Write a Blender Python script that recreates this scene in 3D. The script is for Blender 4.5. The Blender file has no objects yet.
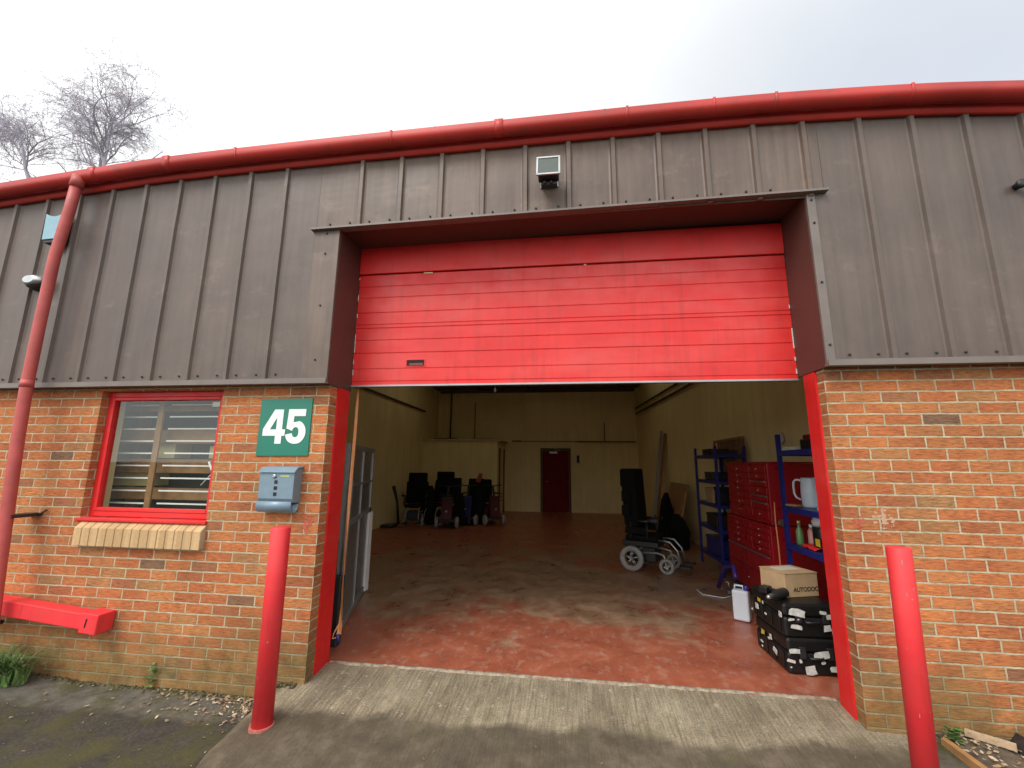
import bpy, bmesh, math, random
from mathutils import Vector, Matrix, noise
random.seed(7)
S = bpy.context.scene
COL = S.collection

# ------------------------------------------------------------------ camera
cam_d = bpy.data.cameras.new('camera'); cam = bpy.data.objects.new('camera', cam_d); COL.objects.link(cam)
S.camera = cam
cam_d.sensor_width = 36; cam_d.lens = 434.17 / 1024 * 36; cam_d.clip_start = .05; cam_d.clip_end = 3000
yaw, pitch, roll = -.1339, .1837, .0100
fw = Vector((math.sin(yaw)*math.cos(pitch), math.cos(yaw)*math.cos(pitch), math.sin(pitch)))
rt = Vector((math.cos(yaw), -math.sin(yaw), 0)); up = rt.cross(fw)
rt, up = rt*math.cos(roll)+up*math.sin(roll), -rt*math.sin(roll)+up*math.cos(roll)
m = Matrix((rt, up, -fw)).transposed().to_4x4(); m.translation = Vector((1.8847, -3.1758, 1.5014))
cam.matrix_world = m

# ------------------------------------------------------------------ world: overcast sky, thin blue to the upper right
SUN_EL, SUN_AZ = math.radians(48), math.radians(212)     # azimuth the sun stands at, clockwise from +y
w = bpy.data.worlds.new('World'); S.world = w; w.use_nodes = True
nt = w.node_tree; N = nt.nodes; L = nt.links; N.clear()
out = N.new('ShaderNodeOutputWorld'); bg = N.new('ShaderNodeBackground'); bg.inputs['Strength'].default_value = .15
sky = N.new('ShaderNodeTexSky'); sky.sky_type = 'NISHITA'; sky.sun_disc = False
sky.sun_elevation = SUN_EL; sky.sun_rotation = SUN_AZ
tc = N.new('ShaderNodeTexCoord'); mp = N.new('ShaderNodeMapping'); mp.inputs['Location'].default_value = (.35, .2, .1)
no = N.new('ShaderNodeTexNoise'); no.inputs['Scale'].default_value = 1.6; no.inputs['Detail'].default_value = 5; no.inputs['Roughness'].default_value = .5
cr = N.new('ShaderNodeValToRGB'); cr.color_ramp.elements[0].position = .34; cr.color_ramp.elements[1].position = .60
cr.color_ramp.elements[0].color = (.86, .86, .86, 1); cr.color_ramp.elements[1].color = (1, 1, 1, 1)
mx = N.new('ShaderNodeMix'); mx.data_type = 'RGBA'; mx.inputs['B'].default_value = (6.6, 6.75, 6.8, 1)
L.new(tc.outputs['Generated'], mp.inputs[0]); L.new(mp.outputs[0], no.inputs[0]); L.new(no.outputs[0], cr.inputs[0])
def dirdot(v):
    d = N.new('ShaderNodeVectorMath'); d.operation = 'DOT_PRODUCT'; d.inputs[1].default_value = Vector(v).normalized(); L.new(tc.outputs['Generated'], d.inputs[0]); return d.outputs['Value']
def mrange(v, a, b, c, d_):
    q = N.new('ShaderNodeMapRange'); q.interpolation_type = 'SMOOTHSTEP'
    for i_, x_ in enumerate((a, b, c, d_)): q.inputs[1+i_].default_value = x_
    L.new(v, q.inputs[0]); return q.outputs[0]
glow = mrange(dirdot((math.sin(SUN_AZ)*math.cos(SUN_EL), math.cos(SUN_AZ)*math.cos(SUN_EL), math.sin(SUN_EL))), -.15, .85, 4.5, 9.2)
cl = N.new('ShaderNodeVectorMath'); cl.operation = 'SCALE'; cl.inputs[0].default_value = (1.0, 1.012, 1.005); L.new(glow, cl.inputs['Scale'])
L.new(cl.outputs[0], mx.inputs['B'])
thin = mrange(dirdot((.62, .50, .75)), .80, 1.0, 1.0, .74)
mm = N.new('ShaderNodeMath'); mm.operation = 'MULTIPLY'; L.new(cr.outputs[0], mm.inputs[0]); L.new(thin, mm.inputs[1])
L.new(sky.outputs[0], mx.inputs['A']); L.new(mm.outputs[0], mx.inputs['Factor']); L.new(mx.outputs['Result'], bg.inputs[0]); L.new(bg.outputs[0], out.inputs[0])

sun_d = bpy.data.lights.new('sun', 'SUN'); sun_d.energy = 1.3; sun_d.angle = math.radians(25); sun_d.color = (1, .95, .87)
sun = bpy.data.objects.new('sun', sun_d); COL.objects.link(sun)
sd = Vector((math.sin(SUN_AZ)*math.cos(SUN_EL), math.cos(SUN_AZ)*math.cos(SUN_EL), math.sin(SUN_EL)))
sun.rotation_euler = (-sd).to_track_quat('-Z', 'Y').to_euler()
S.view_settings.view_transform = 'Standard'; S.view_settings.look = 'None'; S.view_settings.gamma = 1; S.view_settings.exposure = .55
S.cycles.max_bounces = 8; S.cycles.diffuse_bounces = 5

# ------------------------------------------------------------------ materials
def new_mat(name):
    m = bpy.data.materials.new(name); m.use_nodes = True
    return m, m.node_tree, m.node_tree.nodes['Principled BSDF']
def ramp(nt, fac, stops):
    r = nt.nodes.new('ShaderNodeValToRGB'); e = r.color_ramp.elements
    while len(e) < len(stops): e.new(.5)
    for i, (p, c) in enumerate(stops): e[i].position = p; e[i].color = (*c, 1) if len(c) == 3 else c
    nt.links.new(fac, r.inputs[0]); return r.outputs[0]
def coord(nt, scale=(1, 1, 1), loc=(0, 0, 0)):
    t = nt.nodes.new('ShaderNodeTexCoord'); mp = nt.nodes.new('ShaderNodeMapping')
    mp.inputs['Scale'].default_value = scale; mp.inputs['Location'].default_value = loc
    nt.links.new(t.outputs['Object'], mp.inputs[0]); return mp.outputs[0]
def noise_tex(nt, vec, scale, detail=4, rough=.55, dist=0):
    n = nt.nodes.new('ShaderNodeTexNoise'); n.inputs['Scale'].default_value = scale; n.inputs['Detail'].default_value = detail
    n.inputs['Roughness'].default_value = rough; n.inputs['Distortion'].default_value = dist
    nt.links.new(vec, n.inputs['Vector']); return n.outputs['Fac']
def mixc(nt, fac, a, b, mode='MIX'):
    x = nt.nodes.new('ShaderNodeMix'); x.data_type = 'RGBA'; x.blend_type = mode
    for s, v in (('Factor', fac), ('A', a), ('B', b)):
        if hasattr(v, 'links') or hasattr(v, 'is_linked'): nt.links.new(v, x.inputs[s])
        elif isinstance(v, (int, float)): x.inputs[s].default_value = v
        else: x.inputs[s].default_value = (*v, 1)
    return x.outputs['Result']
def mth(nt, op, a, b=0.0):
    x = nt.nodes.new('ShaderNodeMath'); x.operation = op
    for i, v in enumerate((a, b)):
        if isinstance(v, (int, float)): x.inputs[i].default_value = v
        else: nt.links.new(v, x.inputs[i])
    return x.outputs[0]
def bump(nt, h, bs, strength=.3, dist=.01):
    b = nt.nodes.new('ShaderNodeBump'); b.inputs['Strength'].default_value = strength; b.inputs['Distance'].default_value = dist
    nt.links.new(h, b.inputs['Height']); nt.links.new(b.outputs[0], bs.inputs['Normal'])
def flat(name, col, rough=.5, metal=0, var=.12, scale=6, bmp=0.0, spec=.5):
    """a plain surface with mild uneven wear"""
    m, nt, b = new_mat(name); v = coord(nt)
    n = noise_tex(nt, v, scale, 6, .62)
    lo = tuple(c*(1-var) for c in col); hi = tuple(min(1, c*(1+var)) for c in col)
    nt.links.new(ramp(nt, n, [(.3, lo), (.7, hi)]), b.inputs['Base Color'])
    r2 = noise_tex(nt, v, scale*2.3, 4)
    mr = nt.nodes.new('ShaderNodeMapRange'); mr.inputs['To Min'].default_value = max(.03, rough-.1); mr.inputs['To Max'].default_value = min(1, rough+.1)
    nt.links.new(r2, mr.inputs[0]); nt.links.new(mr.outputs[0], b.inputs['Roughness'])
    b.inputs['Metallic'].default_value = metal; b.inputs['Specular IOR Level'].default_value = spec
    if bmp: bump(nt, noise_tex(nt, v, scale*6, 4), b, bmp, .004)
    return m
def sepxyz(nt, vec):
    s = nt.nodes.new('ShaderNodeSeparateXYZ'); nt.links.new(vec, s.inputs[0]); return s.outputs

def brick_mat(name, xoff, zoff):
    m, nt, b = new_mat(name); v = coord(nt)
    s = sepxyz(nt, v)
    u = mth(nt, 'ADD', mth(nt, 'ADD', s[0], s[1]), xoff + 22.5)
    # slightly wandering courses
    wob = mth(nt, 'MULTIPLY', mth(nt, 'SUBTRACT', noise_tex(nt, v, 5.5, 3), .5), .006)
    wob2 = mth(nt, 'MULTIPLY', mth(nt, 'SUBTRACT', noise_tex(nt, v, 34, 5, .7), .5), .012)
    z = mth(nt, 'ADD', mth(nt, 'ADD', s[2], zoff), mth(nt, 'ADD', wob, wob2))
    cb = nt.nodes.new('ShaderNodeCombineXYZ'); nt.links.new(mth(nt, 'ADD', u, wob2), cb.inputs[0]); nt.links.new(z, cb.inputs[1])
    br = nt.nodes.new('ShaderNodeTexBrick'); br.offset = .5; br.offset_frequency = 2; br.squash = 1
    br.inputs['Color1'].default_value = (0, 0, 0, 1); br.inputs['Color2'].default_value = (1, 1, 1, 1); br.inputs['Mortar'].default_value = (.5, .5, .5, 1)
    br.inputs['Scale'].default_value = 1; br.inputs['Brick Width'].default_value = .225; br.inputs['Row Height'].default_value = .075
    br.inputs['Mortar Size'].default_value = .0066; br.inputs['Mortar Smooth'].default_value = .3; br.inputs['Bias'].default_value = 0
    nt.links.new(cb.outputs[0], br.inputs['Vector'])
    tone = ramp(nt, br.outputs['Color'], [(0, (.22, .13, .085)), (.04, (.34, .14, .075)), (.10, (.44, .145, .064)), (.35, (.49, .165, .068)), (.65, (.52, .185, .074)), (.86, (.51, .205, .084)), (.96, (.43, .20, .088)), (1, (.34, .19, .09))])
    # rusticated, horizontally dragged face
    vs = coord(nt, (9, 9, 42)); drag = noise_tex(nt, vs, 2.2, 6, .7, .6)
    face = mixc(nt, .85, tone, ramp(nt, drag, [(.32, (.42, .38, .38)), (.47, (.88, .88, .88)), (.62, (1.22, 1.20, 1.12)), (.72, (1.45, 1.5, 1.4))]), 'MULTIPLY')
    patch = ramp(nt, noise_tex(nt, v, 2.1, 4), [(.35, (.80, .78, .78)), (.65, (1.14, 1.10, 1.0))])
    face = mixc(nt, 1, face, patch, 'MULTIPLY')
    face = mixc(nt, ramp(nt, noise_tex(nt, coord(nt, (1, 1, 1.7)), 6.5, 7, .7), [(.5, (0, 0, 0)), (.7, (.42, .42, .42))]), face, (.36, .21, .085))
    mort = ramp(nt, noise_tex(nt, v, 9, 7, .7), [(.3, (.34, .27, .165)), (.7, (.64, .54, .36))])
    col = mixc(nt, br.outputs['Fac'], face, mort)
    # green algae and damp rising from the ground, patchy
    hgt = mth(nt, 'ADD', s[2], mth(nt, 'MULTIPLY', mth(nt, 'SUBTRACT', noise_tex(nt, coord(nt, (1, 1, .8)), 2.6, 6, .65), .5), 1.15))
    damp = ramp(nt, hgt, [(.0, (1, 1, 1)), (.12, (.75, .75, .75)), (.42, (0, 0, 0))])
    col = mixc(nt, mth(nt, 'MULTIPLY', damp, .72), col, ramp(nt, noise_tex(nt, v, 7, 7, .7), [(.3, (.055, .045, .022)), (.5, (.15, .125, .045)), (.7, (.27, .19, .085))]))
    # smears of white and red paint near the posts
    nt.links.new(col, b.inputs['Base Color']); b.inputs['Roughness'].default_value = .93; b.inputs['Specular IOR Level'].default_value = .2
    h = mth(nt, 'ADD', mth(nt, 'MULTIPLY', mth(nt, 'SUBTRACT', 1, br.outputs['Fac']), 1.0), mth(nt, 'MULTIPLY', drag, .9))
    bump(nt, h, b, 1.0, .008)
    return m
M = {}
M['brick_l'] = brick_mat('orange_brick_left', .1125, 1.05)
M['brick_r'] = brick_mat('orange_brick_right', -3.615, .917)
def cladding_mat(name, a, bcol, streak):
    m, nt, b = new_mat(name); v = coord(nt)
    n1 = noise_tex(nt, v, 1.3, 6, .65, .4); col = ramp(nt, n1, [(.3, a), (.68, bcol)])
    st = noise_tex(nt, coord(nt, (14, 14, .9)), 1.5, 5, .6)
    col = mixc(nt, streak, col, ramp(nt, st, [(.3, (.72, .72, .74)), (.7, (1.25, 1.22, 1.18))]), 'MULTIPLY')
    blot = noise_tex(nt, coord(nt, (1, 1, 1.6)), 3.1, 8, .7)
    col = mixc(nt, ramp(nt, blot, [(.58, (0, 0, 0)), (.78, (.5, .5, .5))]), col, tuple(c*1.9 for c in bcol))
    nt.links.new(col, b.inputs['Base Color']); b.inputs['Roughness'].default_value = .42
    nt.links.new(ramp(nt, n1, [(.3, (.36,)*3), (.7, (.58,)*3)]), b.inputs['Roughness'])
    bump(nt, noise_tex(nt, v, 2.2, 3), b, .25, .03)
    return m
M['clad'] = cladding_mat('brown_grey_cladding', (.088, .063, .053), (.142, .107, .090), .45)
M['clad_warm'] = cladding_mat('faded_brown_cladding', (.096, .063, .048), (.168, .122, .095), .8)
M['clad_dark'] = flat('brown_return_metal', (.085, .038, .030), .45, var=.1, scale=2)
M['flash'] = flat('grey_brown_flashing', (.165, .135, .118), .42, var=.15, scale=5)
def red_mat(name, col, rough, worn=0.0, grime=0.0):
    m, nt, b = new_mat(name); v = coord(nt)
    n = noise_tex(nt, v, 2.4, 6, .6)
    c = ramp(nt, n, [(.3, tuple(x*.86 for x in col)), (.7, tuple(min(1, x*1.08) for x in col))])
    if grime:
        run = noise_tex(nt, coord(nt, (9, 9, .8)), 1.6, 7, .7); fade = noise_tex(nt, coord(nt, (.7, .7, 2.2)), 1.7, 5, .6)
        c = mixc(nt, mth(nt, 'MULTIPLY', ramp(nt, fade, [(.45, (0, 0, 0)), (.72, (1, 1, 1))]), grime), c, (.74, .09, .075))
        c = mixc(nt, mth(nt, 'MULTIPLY', ramp(nt, run, [(.52, (0, 0, 0)), (.75, (1, 1, 1))]), grime), c, (.30, .02, .018))
    if worn:
        sc = noise_tex(nt, v, 22, 8, .7); mask = ramp(nt, sc, [(.665, (0, 0, 0)), (.69, (1, 1, 1))])
        c = mixc(nt, mth(nt, 'MULTIPLY', mask, worn), c, (.35, .22, .19))
    nt.links.new(c, b.inputs['Base Color'])
    nt.links.new(ramp(nt, noise_tex(nt, v, 7, 4), [(.3, (rough-.1,)*3), (.7, (rough+.12,)*3)]), b.inputs['Roughness'])
    bump(nt, noise_tex(nt, v, 35, 4), b, .12, .004)
    return m
M['red'] = red_mat('red_paint', (.66, .014, .014), .5, .35, .3)
M['red_shutter'] = red_mat('red_shutter_paint', (.72, .017, .015), .42, .12, .45)
M['red_post'] = red_mat('coral_red_post_paint', (.76, .032, .040), .5, .8, .35)
def gutter_mat():
    m, nt, b = new_mat('weathered_red_gutter'); v = coord(nt)
    n = noise_tex(nt, v, 1.4, 6, .6); c = ramp(nt, n, [(.3, (.40, .028, .022)), (.7, (.60, .042, .032))])
    g = noise_tex(nt, coord(nt, (.6, 1, 1)), 9, 8, .75)
    c = mixc(nt, ramp(nt, g, [(.56, (0, 0, 0)), (.70, (.8, .8, .8))]), c, (.16, .06, .04))
    s = sepxyz(nt, v)
    nt.links.new(c, b.inputs['Base Color']); b.inputs['Roughness'].default_value = .42
    bump(nt, noise_tex(nt, v, 30, 3), b, .15, .004)
    return m
M['gutter'] = gutter_mat()
M['pipe'] = flat('faded_pink_red_pipe', (.45, .075, .065), .5, var=.2, scale=5)
M['tan_brick'] = None
M['white'] = flat('white_paint', (.8, .8, .79), .45, var=.06)
M['green'] = flat('green_sign_panel', (.006, .17, .112), .3, var=.05)
M['steel_blue'] = flat('blue_grey_powder_coat', (.19, .27, .33), .4, metal=.2, var=.08, scale=20)
M['dark'] = flat('dark_grey_plastic', (.02, .02, .021), .5, var=.3, scale=12)
M['black'] = flat('black_plastic', (.007, .007, .007), .42, var=.35, scale=15)
M['black_fabric'] = flat('black_upholstery', (.006, .006, .006), .9, var=.3, scale=15, spec=.2)
M['steel'] = flat('galvanised_steel', (.45, .46, .47), .38, metal=.9, var=.12, scale=12)
M['alu'] = flat('grey_aluminium', (.36, .37, .37), .4, metal=.6, var=.1, scale=8)
M['teal_box'] = flat('faded_blue_plastic', (.24, .42, .50), .45, var=.1)
M['blue'] = flat('blue_shelf_steel', (.012, .018, .15), .4, var=.2, scale=8)
M['chest_red'] = red_mat('tool_chest_red', (.34, .008, .014), .33)
M['card'] = flat('brown_cardboard', (.46, .31, .17), .8, var=.12, scale=7, bmp=.1)
M['card_pale'] = flat('pale_tape', (.62, .56, .46), .5, var=.08)
M['ink'] = flat('black_ink', (.02, .015, .012), .7)
M['translucent_white'] = flat('milky_plastic', (.62, .66, .72), .4, var=.06)
M['purple'] = flat('purple_blue_plastic', (.04, .025, .20), .4)
M['kettle'] = flat('pale_blue_grey_plastic', (.52, .60, .66), .38, var=.08)
M['wood'] = flat('brown_wood', (.26, .13, .055), .65, var=.3, scale=9)
M['wood_orange'] = flat('orange_brown_timber', (.34, .18, .07), .6, var=.3, scale=9)
M['orange'] = flat('orange_webbing', (.60, .24, .09), .7, var=.15, scale=20)
M['rubber'] = flat('grey_tyre_rubber', (.30, .28, .25), .7, var=.15)
M['rubber_dark'] = flat('black_tyre_rubber', (.02, .02, .02), .7)
M['yellow'] = flat('yellow_label', (.65, .45, .03), .5)
M['cream_plastic'] = flat('cream_plastic', (.55, .45, .22), .5)
M['dark_red'] = flat('dark_red_door_paint', (.15, .012, .010), .8, var=.1, scale=3, spec=.15)
M['dark_blue'] = flat('dark_blue_panel', (.02, .025, .16), .4)
M['green_glass'] = flat('bottle_green_plastic', (.10, .22, .08), .3)
M['pink'] = flat('pink_plastic', (.6, .3, .25), .4)
M['tin'] = flat('worn_label_paper', (.55, .54, .50), .7, var=.25, scale=40)
M['rail'] = flat('brown_rail', (.10, .06, .035), .6)
def glass_mat(name, tint, rough=.02, alpha=.75):
    m, nt, b = new_mat(name); N = nt.nodes
    N.remove(b); o = N['Material Output']
    tr = N.new('ShaderNodeBsdfTransparent'); tr.inputs[0].default_value = (*tint, 1)
    gl = N.new('ShaderNodeBsdfGlossy'); gl.inputs['Roughness'].default_value = rough; gl.inputs[0].default_value = (.9, .95, .93, 1)
    v = coord(nt); bp = N.new('ShaderNodeBump'); bp.inputs['Strength'].default_value = .05; bp.inputs['Distance'].default_value = .003
    nt.links.new(noise_tex(nt, v, 3, 2), bp.inputs['Height']); nt.links.new(bp.outputs[0], gl.inputs['Normal'])
    fr = N.new('ShaderNodeLayerWeight'); fr.inputs[0].default_value = .5
    mx = N.new('ShaderNodeMixShader'); nt.links.new(mth(nt, 'ADD', mth(nt, 'MULTIPLY', mth(nt, 'POWER', fr.outputs['Facing'], 4.0), .9), .06), mx.inputs[0]); nt.links.new(tr.outputs[0], mx.inputs[1]); nt.links.new(gl.outputs[0], mx.inputs[2])
    nt.links.new(mx.outputs[0], o.inputs[0]); return m
M['glass'] = glass_mat('window_glass', (.90, .95, .92))
M['glass_lamp'] = flat('lamp_glass', (.045, .06, .05), .45, var=.1)
M['glass_dirty'] = glass_mat('dusty_panel_glass', (.55, .52, .48), .12)

def floor_mat():
    m, nt, b = new_mat('worn_red_floor_paint'); v = coord(nt)
    n1 = noise_tex(nt, v, .9, 7, .66, .7); n2 = noise_tex(nt, v, 3.4, 8, .7, .5); n3 = noise_tex(nt, coord(nt, (1.5, .8, 1)), 8, 8, .72)
    red = ramp(nt, n2, [(.3, (.26, .070, .038)), (.55, (.36, .098, .052)), (.75, (.45, .17, .10))])
    worn = ramp(nt, n2, [(.35, (.17, .10, .055)), (.65, (.38, .24, .15))])
    s = sepxyz(nt, v)
    # the traffic lane inside the door is worn through to grey, the first strip is fresh red
    d = mth(nt, 'SUBTRACT', s[1], 2.9); dx = mth(nt, 'MULTIPLY', mth(nt, 'SUBTRACT', s[0], 1.5), .55)
    rr = mth(nt, 'SQRT', mth(nt, 'ADD', mth(nt, 'MULTIPLY', d, d), mth(nt, 'MULTIPLY', dx, dx)))
    wear = mth(nt, 'SUBTRACT', mth(nt, 'ADD', n1, mth(nt, 'MULTIPLY', n2, .35)), mth(nt, 'MULTIPLY', rr, .075))
    near = nt.nodes.new('ShaderNodeMapRange'); near.inputs[1].default_value = .3; near.inputs[2].default_value = 1.9; near.inputs[3].default_value = .13; near.inputs[4].default_value = 0
    nt.links.new(s[1], near.inputs[0]); wear = mth(nt, 'SUBTRACT', wear, near.outputs[0])
    col = mixc(nt, ramp(nt, wear, [(.46, (0, 0, 0)), (.58, (.9, .9, .9))]), red, worn)
    col = mixc(nt, ramp(nt, n3, [(.53, (0, 0, 0)), (.68, (.6, .6, .6))]), col, (.46, .29, .22))
    vor = nt.nodes.new('ShaderNodeTexNoise'); vor.inputs['Scale'].default_value = 1.1; vor.inputs['Distortion'].default_value = 3.5; nt.links.new(v, vor.inputs['Vector'])
    lines = ramp(nt, vor.outputs['Fac'], [(.49, (0, 0, 0)), (.5, (.22, .22, .22)), (.51, (0, 0, 0))])
    col = mixc(nt, lines, col, (.36, .25, .20))
    nt.links.new(col, b.inputs['Base Color'])
    nt.links.new(ramp(nt, n2, [(.3, (.20,)*3), (.7, (.55,)*3)]), b.inputs['Roughness'])
    bump(nt, n3, b, .12, .005)
    return m
M['floor'] = floor_mat()
def ramp_mat():
    m, nt, b = new_mat('brushed_concrete'); v = coord(nt)
    n1 = noise_tex(nt, v, 2.2, 7, .65, .3); n2 = noise_tex(nt, v, 18, 6, .7)
    base = ramp(nt, n1, [(.3, (.15, .118, .076)), (.5, (.235, .19, .128)), (.7, (.33, .275, .19))])
    st = noise_tex(nt, coord(nt, (62, 3.2, 1), (0, 0, 0)), 1.0, 6, .65)
    base = mixc(nt, .8, base, ramp(nt, st, [(.32, (.58, .56, .52)), (.5, (.98, .98, .98)), (.66, (1.4, 1.4, 1.33))]), 'MULTIPLY')
    base = mixc(nt, ramp(nt, n2, [(.60, (0, 0, 0)), (.68, (.6, .6, .6))]), base, (.50, .46, .38))
    grit = noise_tex(nt, v, 110, 3, .7)
    base = mixc(nt, .8, base, ramp(nt, grit, [(.36, (.45, .43, .40)), (.48, (1, 1, 1)), (.62, (1.1, 1.1, 1.1)), (.72, (1.6, 1.6, 1.5))]), 'MULTIPLY')
    s = sepxyz(nt, v)
    # damp, dirty lower half of the ramp with a ragged upper edge
    lim = mth(nt, 'ADD', mth(nt, 'ADD', s[1], mth(nt, 'MULTIPLY', mth(nt, 'SUBTRACT', noise_tex(nt, coord(nt, (1, 1.3, 1)), 2.4, 6, .6), .5), .42)), mth(nt, 'MULTIPLY', s[0], -.035))
    wet = ramp(nt, mth(nt, 'ADD', lim, .5), [(.19, (1, 1, 1)), (.27, (0, 0, 0))])
    base = mixc(nt, mth(nt, 'MULTIPLY', wet, .86), base, ramp(nt, noise_tex(nt, v, 5, 8, .7), [(.3, (.045, .036, .024)), (.5, (.085, .067, .045)), (.7, (.17, .135, .095))]))
    moss = ramp(nt, noise_tex(nt, v, 4.5, 5), [(.58, (0, 0, 0)), (.72, (.5, .5, .5))])
    base = mixc(nt, moss, base, (.10, .095, .035))
    nt.links.new(base, b.inputs['Base Color']); nt.links.new(ramp(nt, wet, [(0, (.88,)*3), (1, (.6,)*3)]), b.inputs['Roughness'])
    bump(nt, mth(nt, 'ADD', mth(nt, 'MULTIPLY', st, 1.3), mth(nt, 'MULTIPLY', n2, .5)), b, .9, .009)
    return m
M['concrete'] = ramp_mat()
def asphalt_mat():
    m, nt, b = new_mat('mossy_asphalt'); v = coord(nt)
    n1 = noise_tex(nt, v, 1.6, 7, .65, .4); n2 = noise_tex(nt, v, 60, 4, .7); n3 = noise_tex(nt, v, 5, 6, .65)
    c = ramp(nt, n1, [(.3, (.022, .019, .014)), (.7, (.060, .051, .038))])
    c = mixc(nt, .6, c, ramp(nt, n2, [(.35, (.35, .35, .35)), (.5, (1, 1, 1)), (.66, (2.4, 2.3, 2.1))]), 'MULTIPLY')
    s = sepxyz(nt, v)
    strip = ramp(nt, mth(nt, 'ADD', mth(nt, 'ADD', s[1], mth(nt, 'MULTIPLY', s[0], .06)), mth(nt, 'MULTIPLY', mth(nt, 'SUBTRACT', n3, .5), .25)), [(-.0, (0, 0, 0)), (.02, (0, 0, 0)), (.04, (1, 1, 1))])
    lim = mth(nt, 'ADD', mth(nt, 'ADD', s[1], .62), mth(nt, 'MULTIPLY', mth(nt, 'SUBTRACT', n3, .5), .22))
    strip = ramp(nt, lim, [(.26, (0, 0, 0)), (.34, (1, 1, 1))])
    c = mixc(nt, strip, c, ramp(nt, n3, [(.3, (.055, .048, .036)), (.5, (.115, .102, .082)), (.7, (.18, .16, .13))]))
    moss = ramp(nt, noise_tex(nt, v, 2.6, 9, .72), [(.46, (0, 0, 0)), (.58, (.9, .9, .9))])
    c = mixc(nt, moss, c, mixc(nt, n3, (.022, .023, .008), (.085, .075, .018)))
    nt.links.new(c, b.inputs['Base Color']); b.inputs['Roughness'].default_value = .85
    bump(nt, mth(nt, 'ADD', n2, n3), b, .6, .008)
    return m
M['asphalt'] = asphalt_mat()
M['soil'] = flat('leafy_soil', (.10, .075, .05), .95, var=.5, scale=14, bmp=.6)
def wall_mat():
    m, nt, b = new_mat('cream_painted_blockwork'); v = coord(nt)
    s = sepxyz(nt, v); cb = nt.nodes.new('ShaderNodeCombineXYZ'); nt.links.new(mth(nt, 'ADD', s[0], s[1]), cb.inputs[0]); nt.links.new(s[2], cb.inputs[1])
    br = nt.nodes.new('ShaderNodeTexBrick'); br.inputs['Scale'].default_value = 1; br.inputs['Brick Width'].default_value = .45; br.inputs['Row Height'].default_value = .225
    br.inputs['Mortar Size'].default_value = .004; br.inputs['Mortar Smooth'].default_value = .6; nt.links.new(cb.outputs[0], br.inputs['Vector'])
    n = noise_tex(nt, v, 1.2, 7, .65); st = noise_tex(nt, coord(nt, (5, 5, .5)), 1.4, 5)
    c = ramp(nt, n, [(.3, (.76, .61, .29)), (.7, (.86, .72, .38))])
    c = mixc(nt, .5, c, ramp(nt, st, [(.3, (.84, .83, .8)), (.7, (1.08, 1.08, 1.08))]), 'MULTIPLY')
    nt.links.new(c, b.inputs['Base Color']); b.inputs['Roughness'].default_value = .8
    bump(nt, mth(nt, 'SUBTRACT', mth(nt, 'MULTIPLY', n, .3), br.outputs['Fac']), b, .3, .006)
    return m
M['wall_in'] = wall_mat()
def tanbrick_mat():
    m, nt, b = new_mat('tan_sill_brick'); v = coord(nt)
    s = sepxyz(nt, v); idx = mth(nt, 'FLOOR', mth(nt, 'DIVIDE', s[0], .075))
    wn = nt.nodes.new('ShaderNodeTexWhiteNoise'); wn.noise_dimensions = '1D'; nt.links.new(idx, wn.inputs['W'])
    c = mixc(nt, wn.outputs['Value'], (.46, .30, .15), (.60, .40, .21))
    c = mixc(nt, .7, c, ramp(nt, noise_tex(nt, v, 40, 6, .7), [(.3, (.78, .76, .72)), (.7, (1.15, 1.12, 1.08))]), 'MULTIPLY')
    nt.links.new(c, b.inputs['Base Color']); b.inputs['Roughness'].default_value = .9
    bump(nt, noise_tex(nt, v, 60, 4), b, .3, .003); return m
M['tan_brick'] = tanbrick_mat()
M['mortar'] = flat('mortar', (.42, .34, .23), .95)
M['bark'] = flat('birch_bark', (.36, .32, .34), .9, var=.3, scale=2)
M['twig'] = flat('birch_twigs', (.40, .37, .43), .9, var=.2, scale=2)  # paled towards lilac, sky glare put into the twig colour
def leafmat(name, cols):
    m, nt, b = new_mat(name); g = nt.nodes.new('ShaderNodeNewGeometry')
    nt.links.new(ramp(nt, g.outputs['Random Per Island'], [(i/(len(cols)-1), c) for i, c in enumerate(cols)]), b.inputs['Base Color']); b.inputs['Roughness'].default_value = .8
    return m
M['leaf'] = leafmat('dry_leaves', [(.10, .065, .035), (.30, .20, .11), (.42, .30, .19), (.60, .50, .37), (.20, .13, .07), (.34, .22, .10)])
M['green_leaf'] = leafmat('green_leaves', [(.04, .10, .02), (.09, .18, .035), (.14, .22, .06), (.20, .21, .09)])

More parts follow.
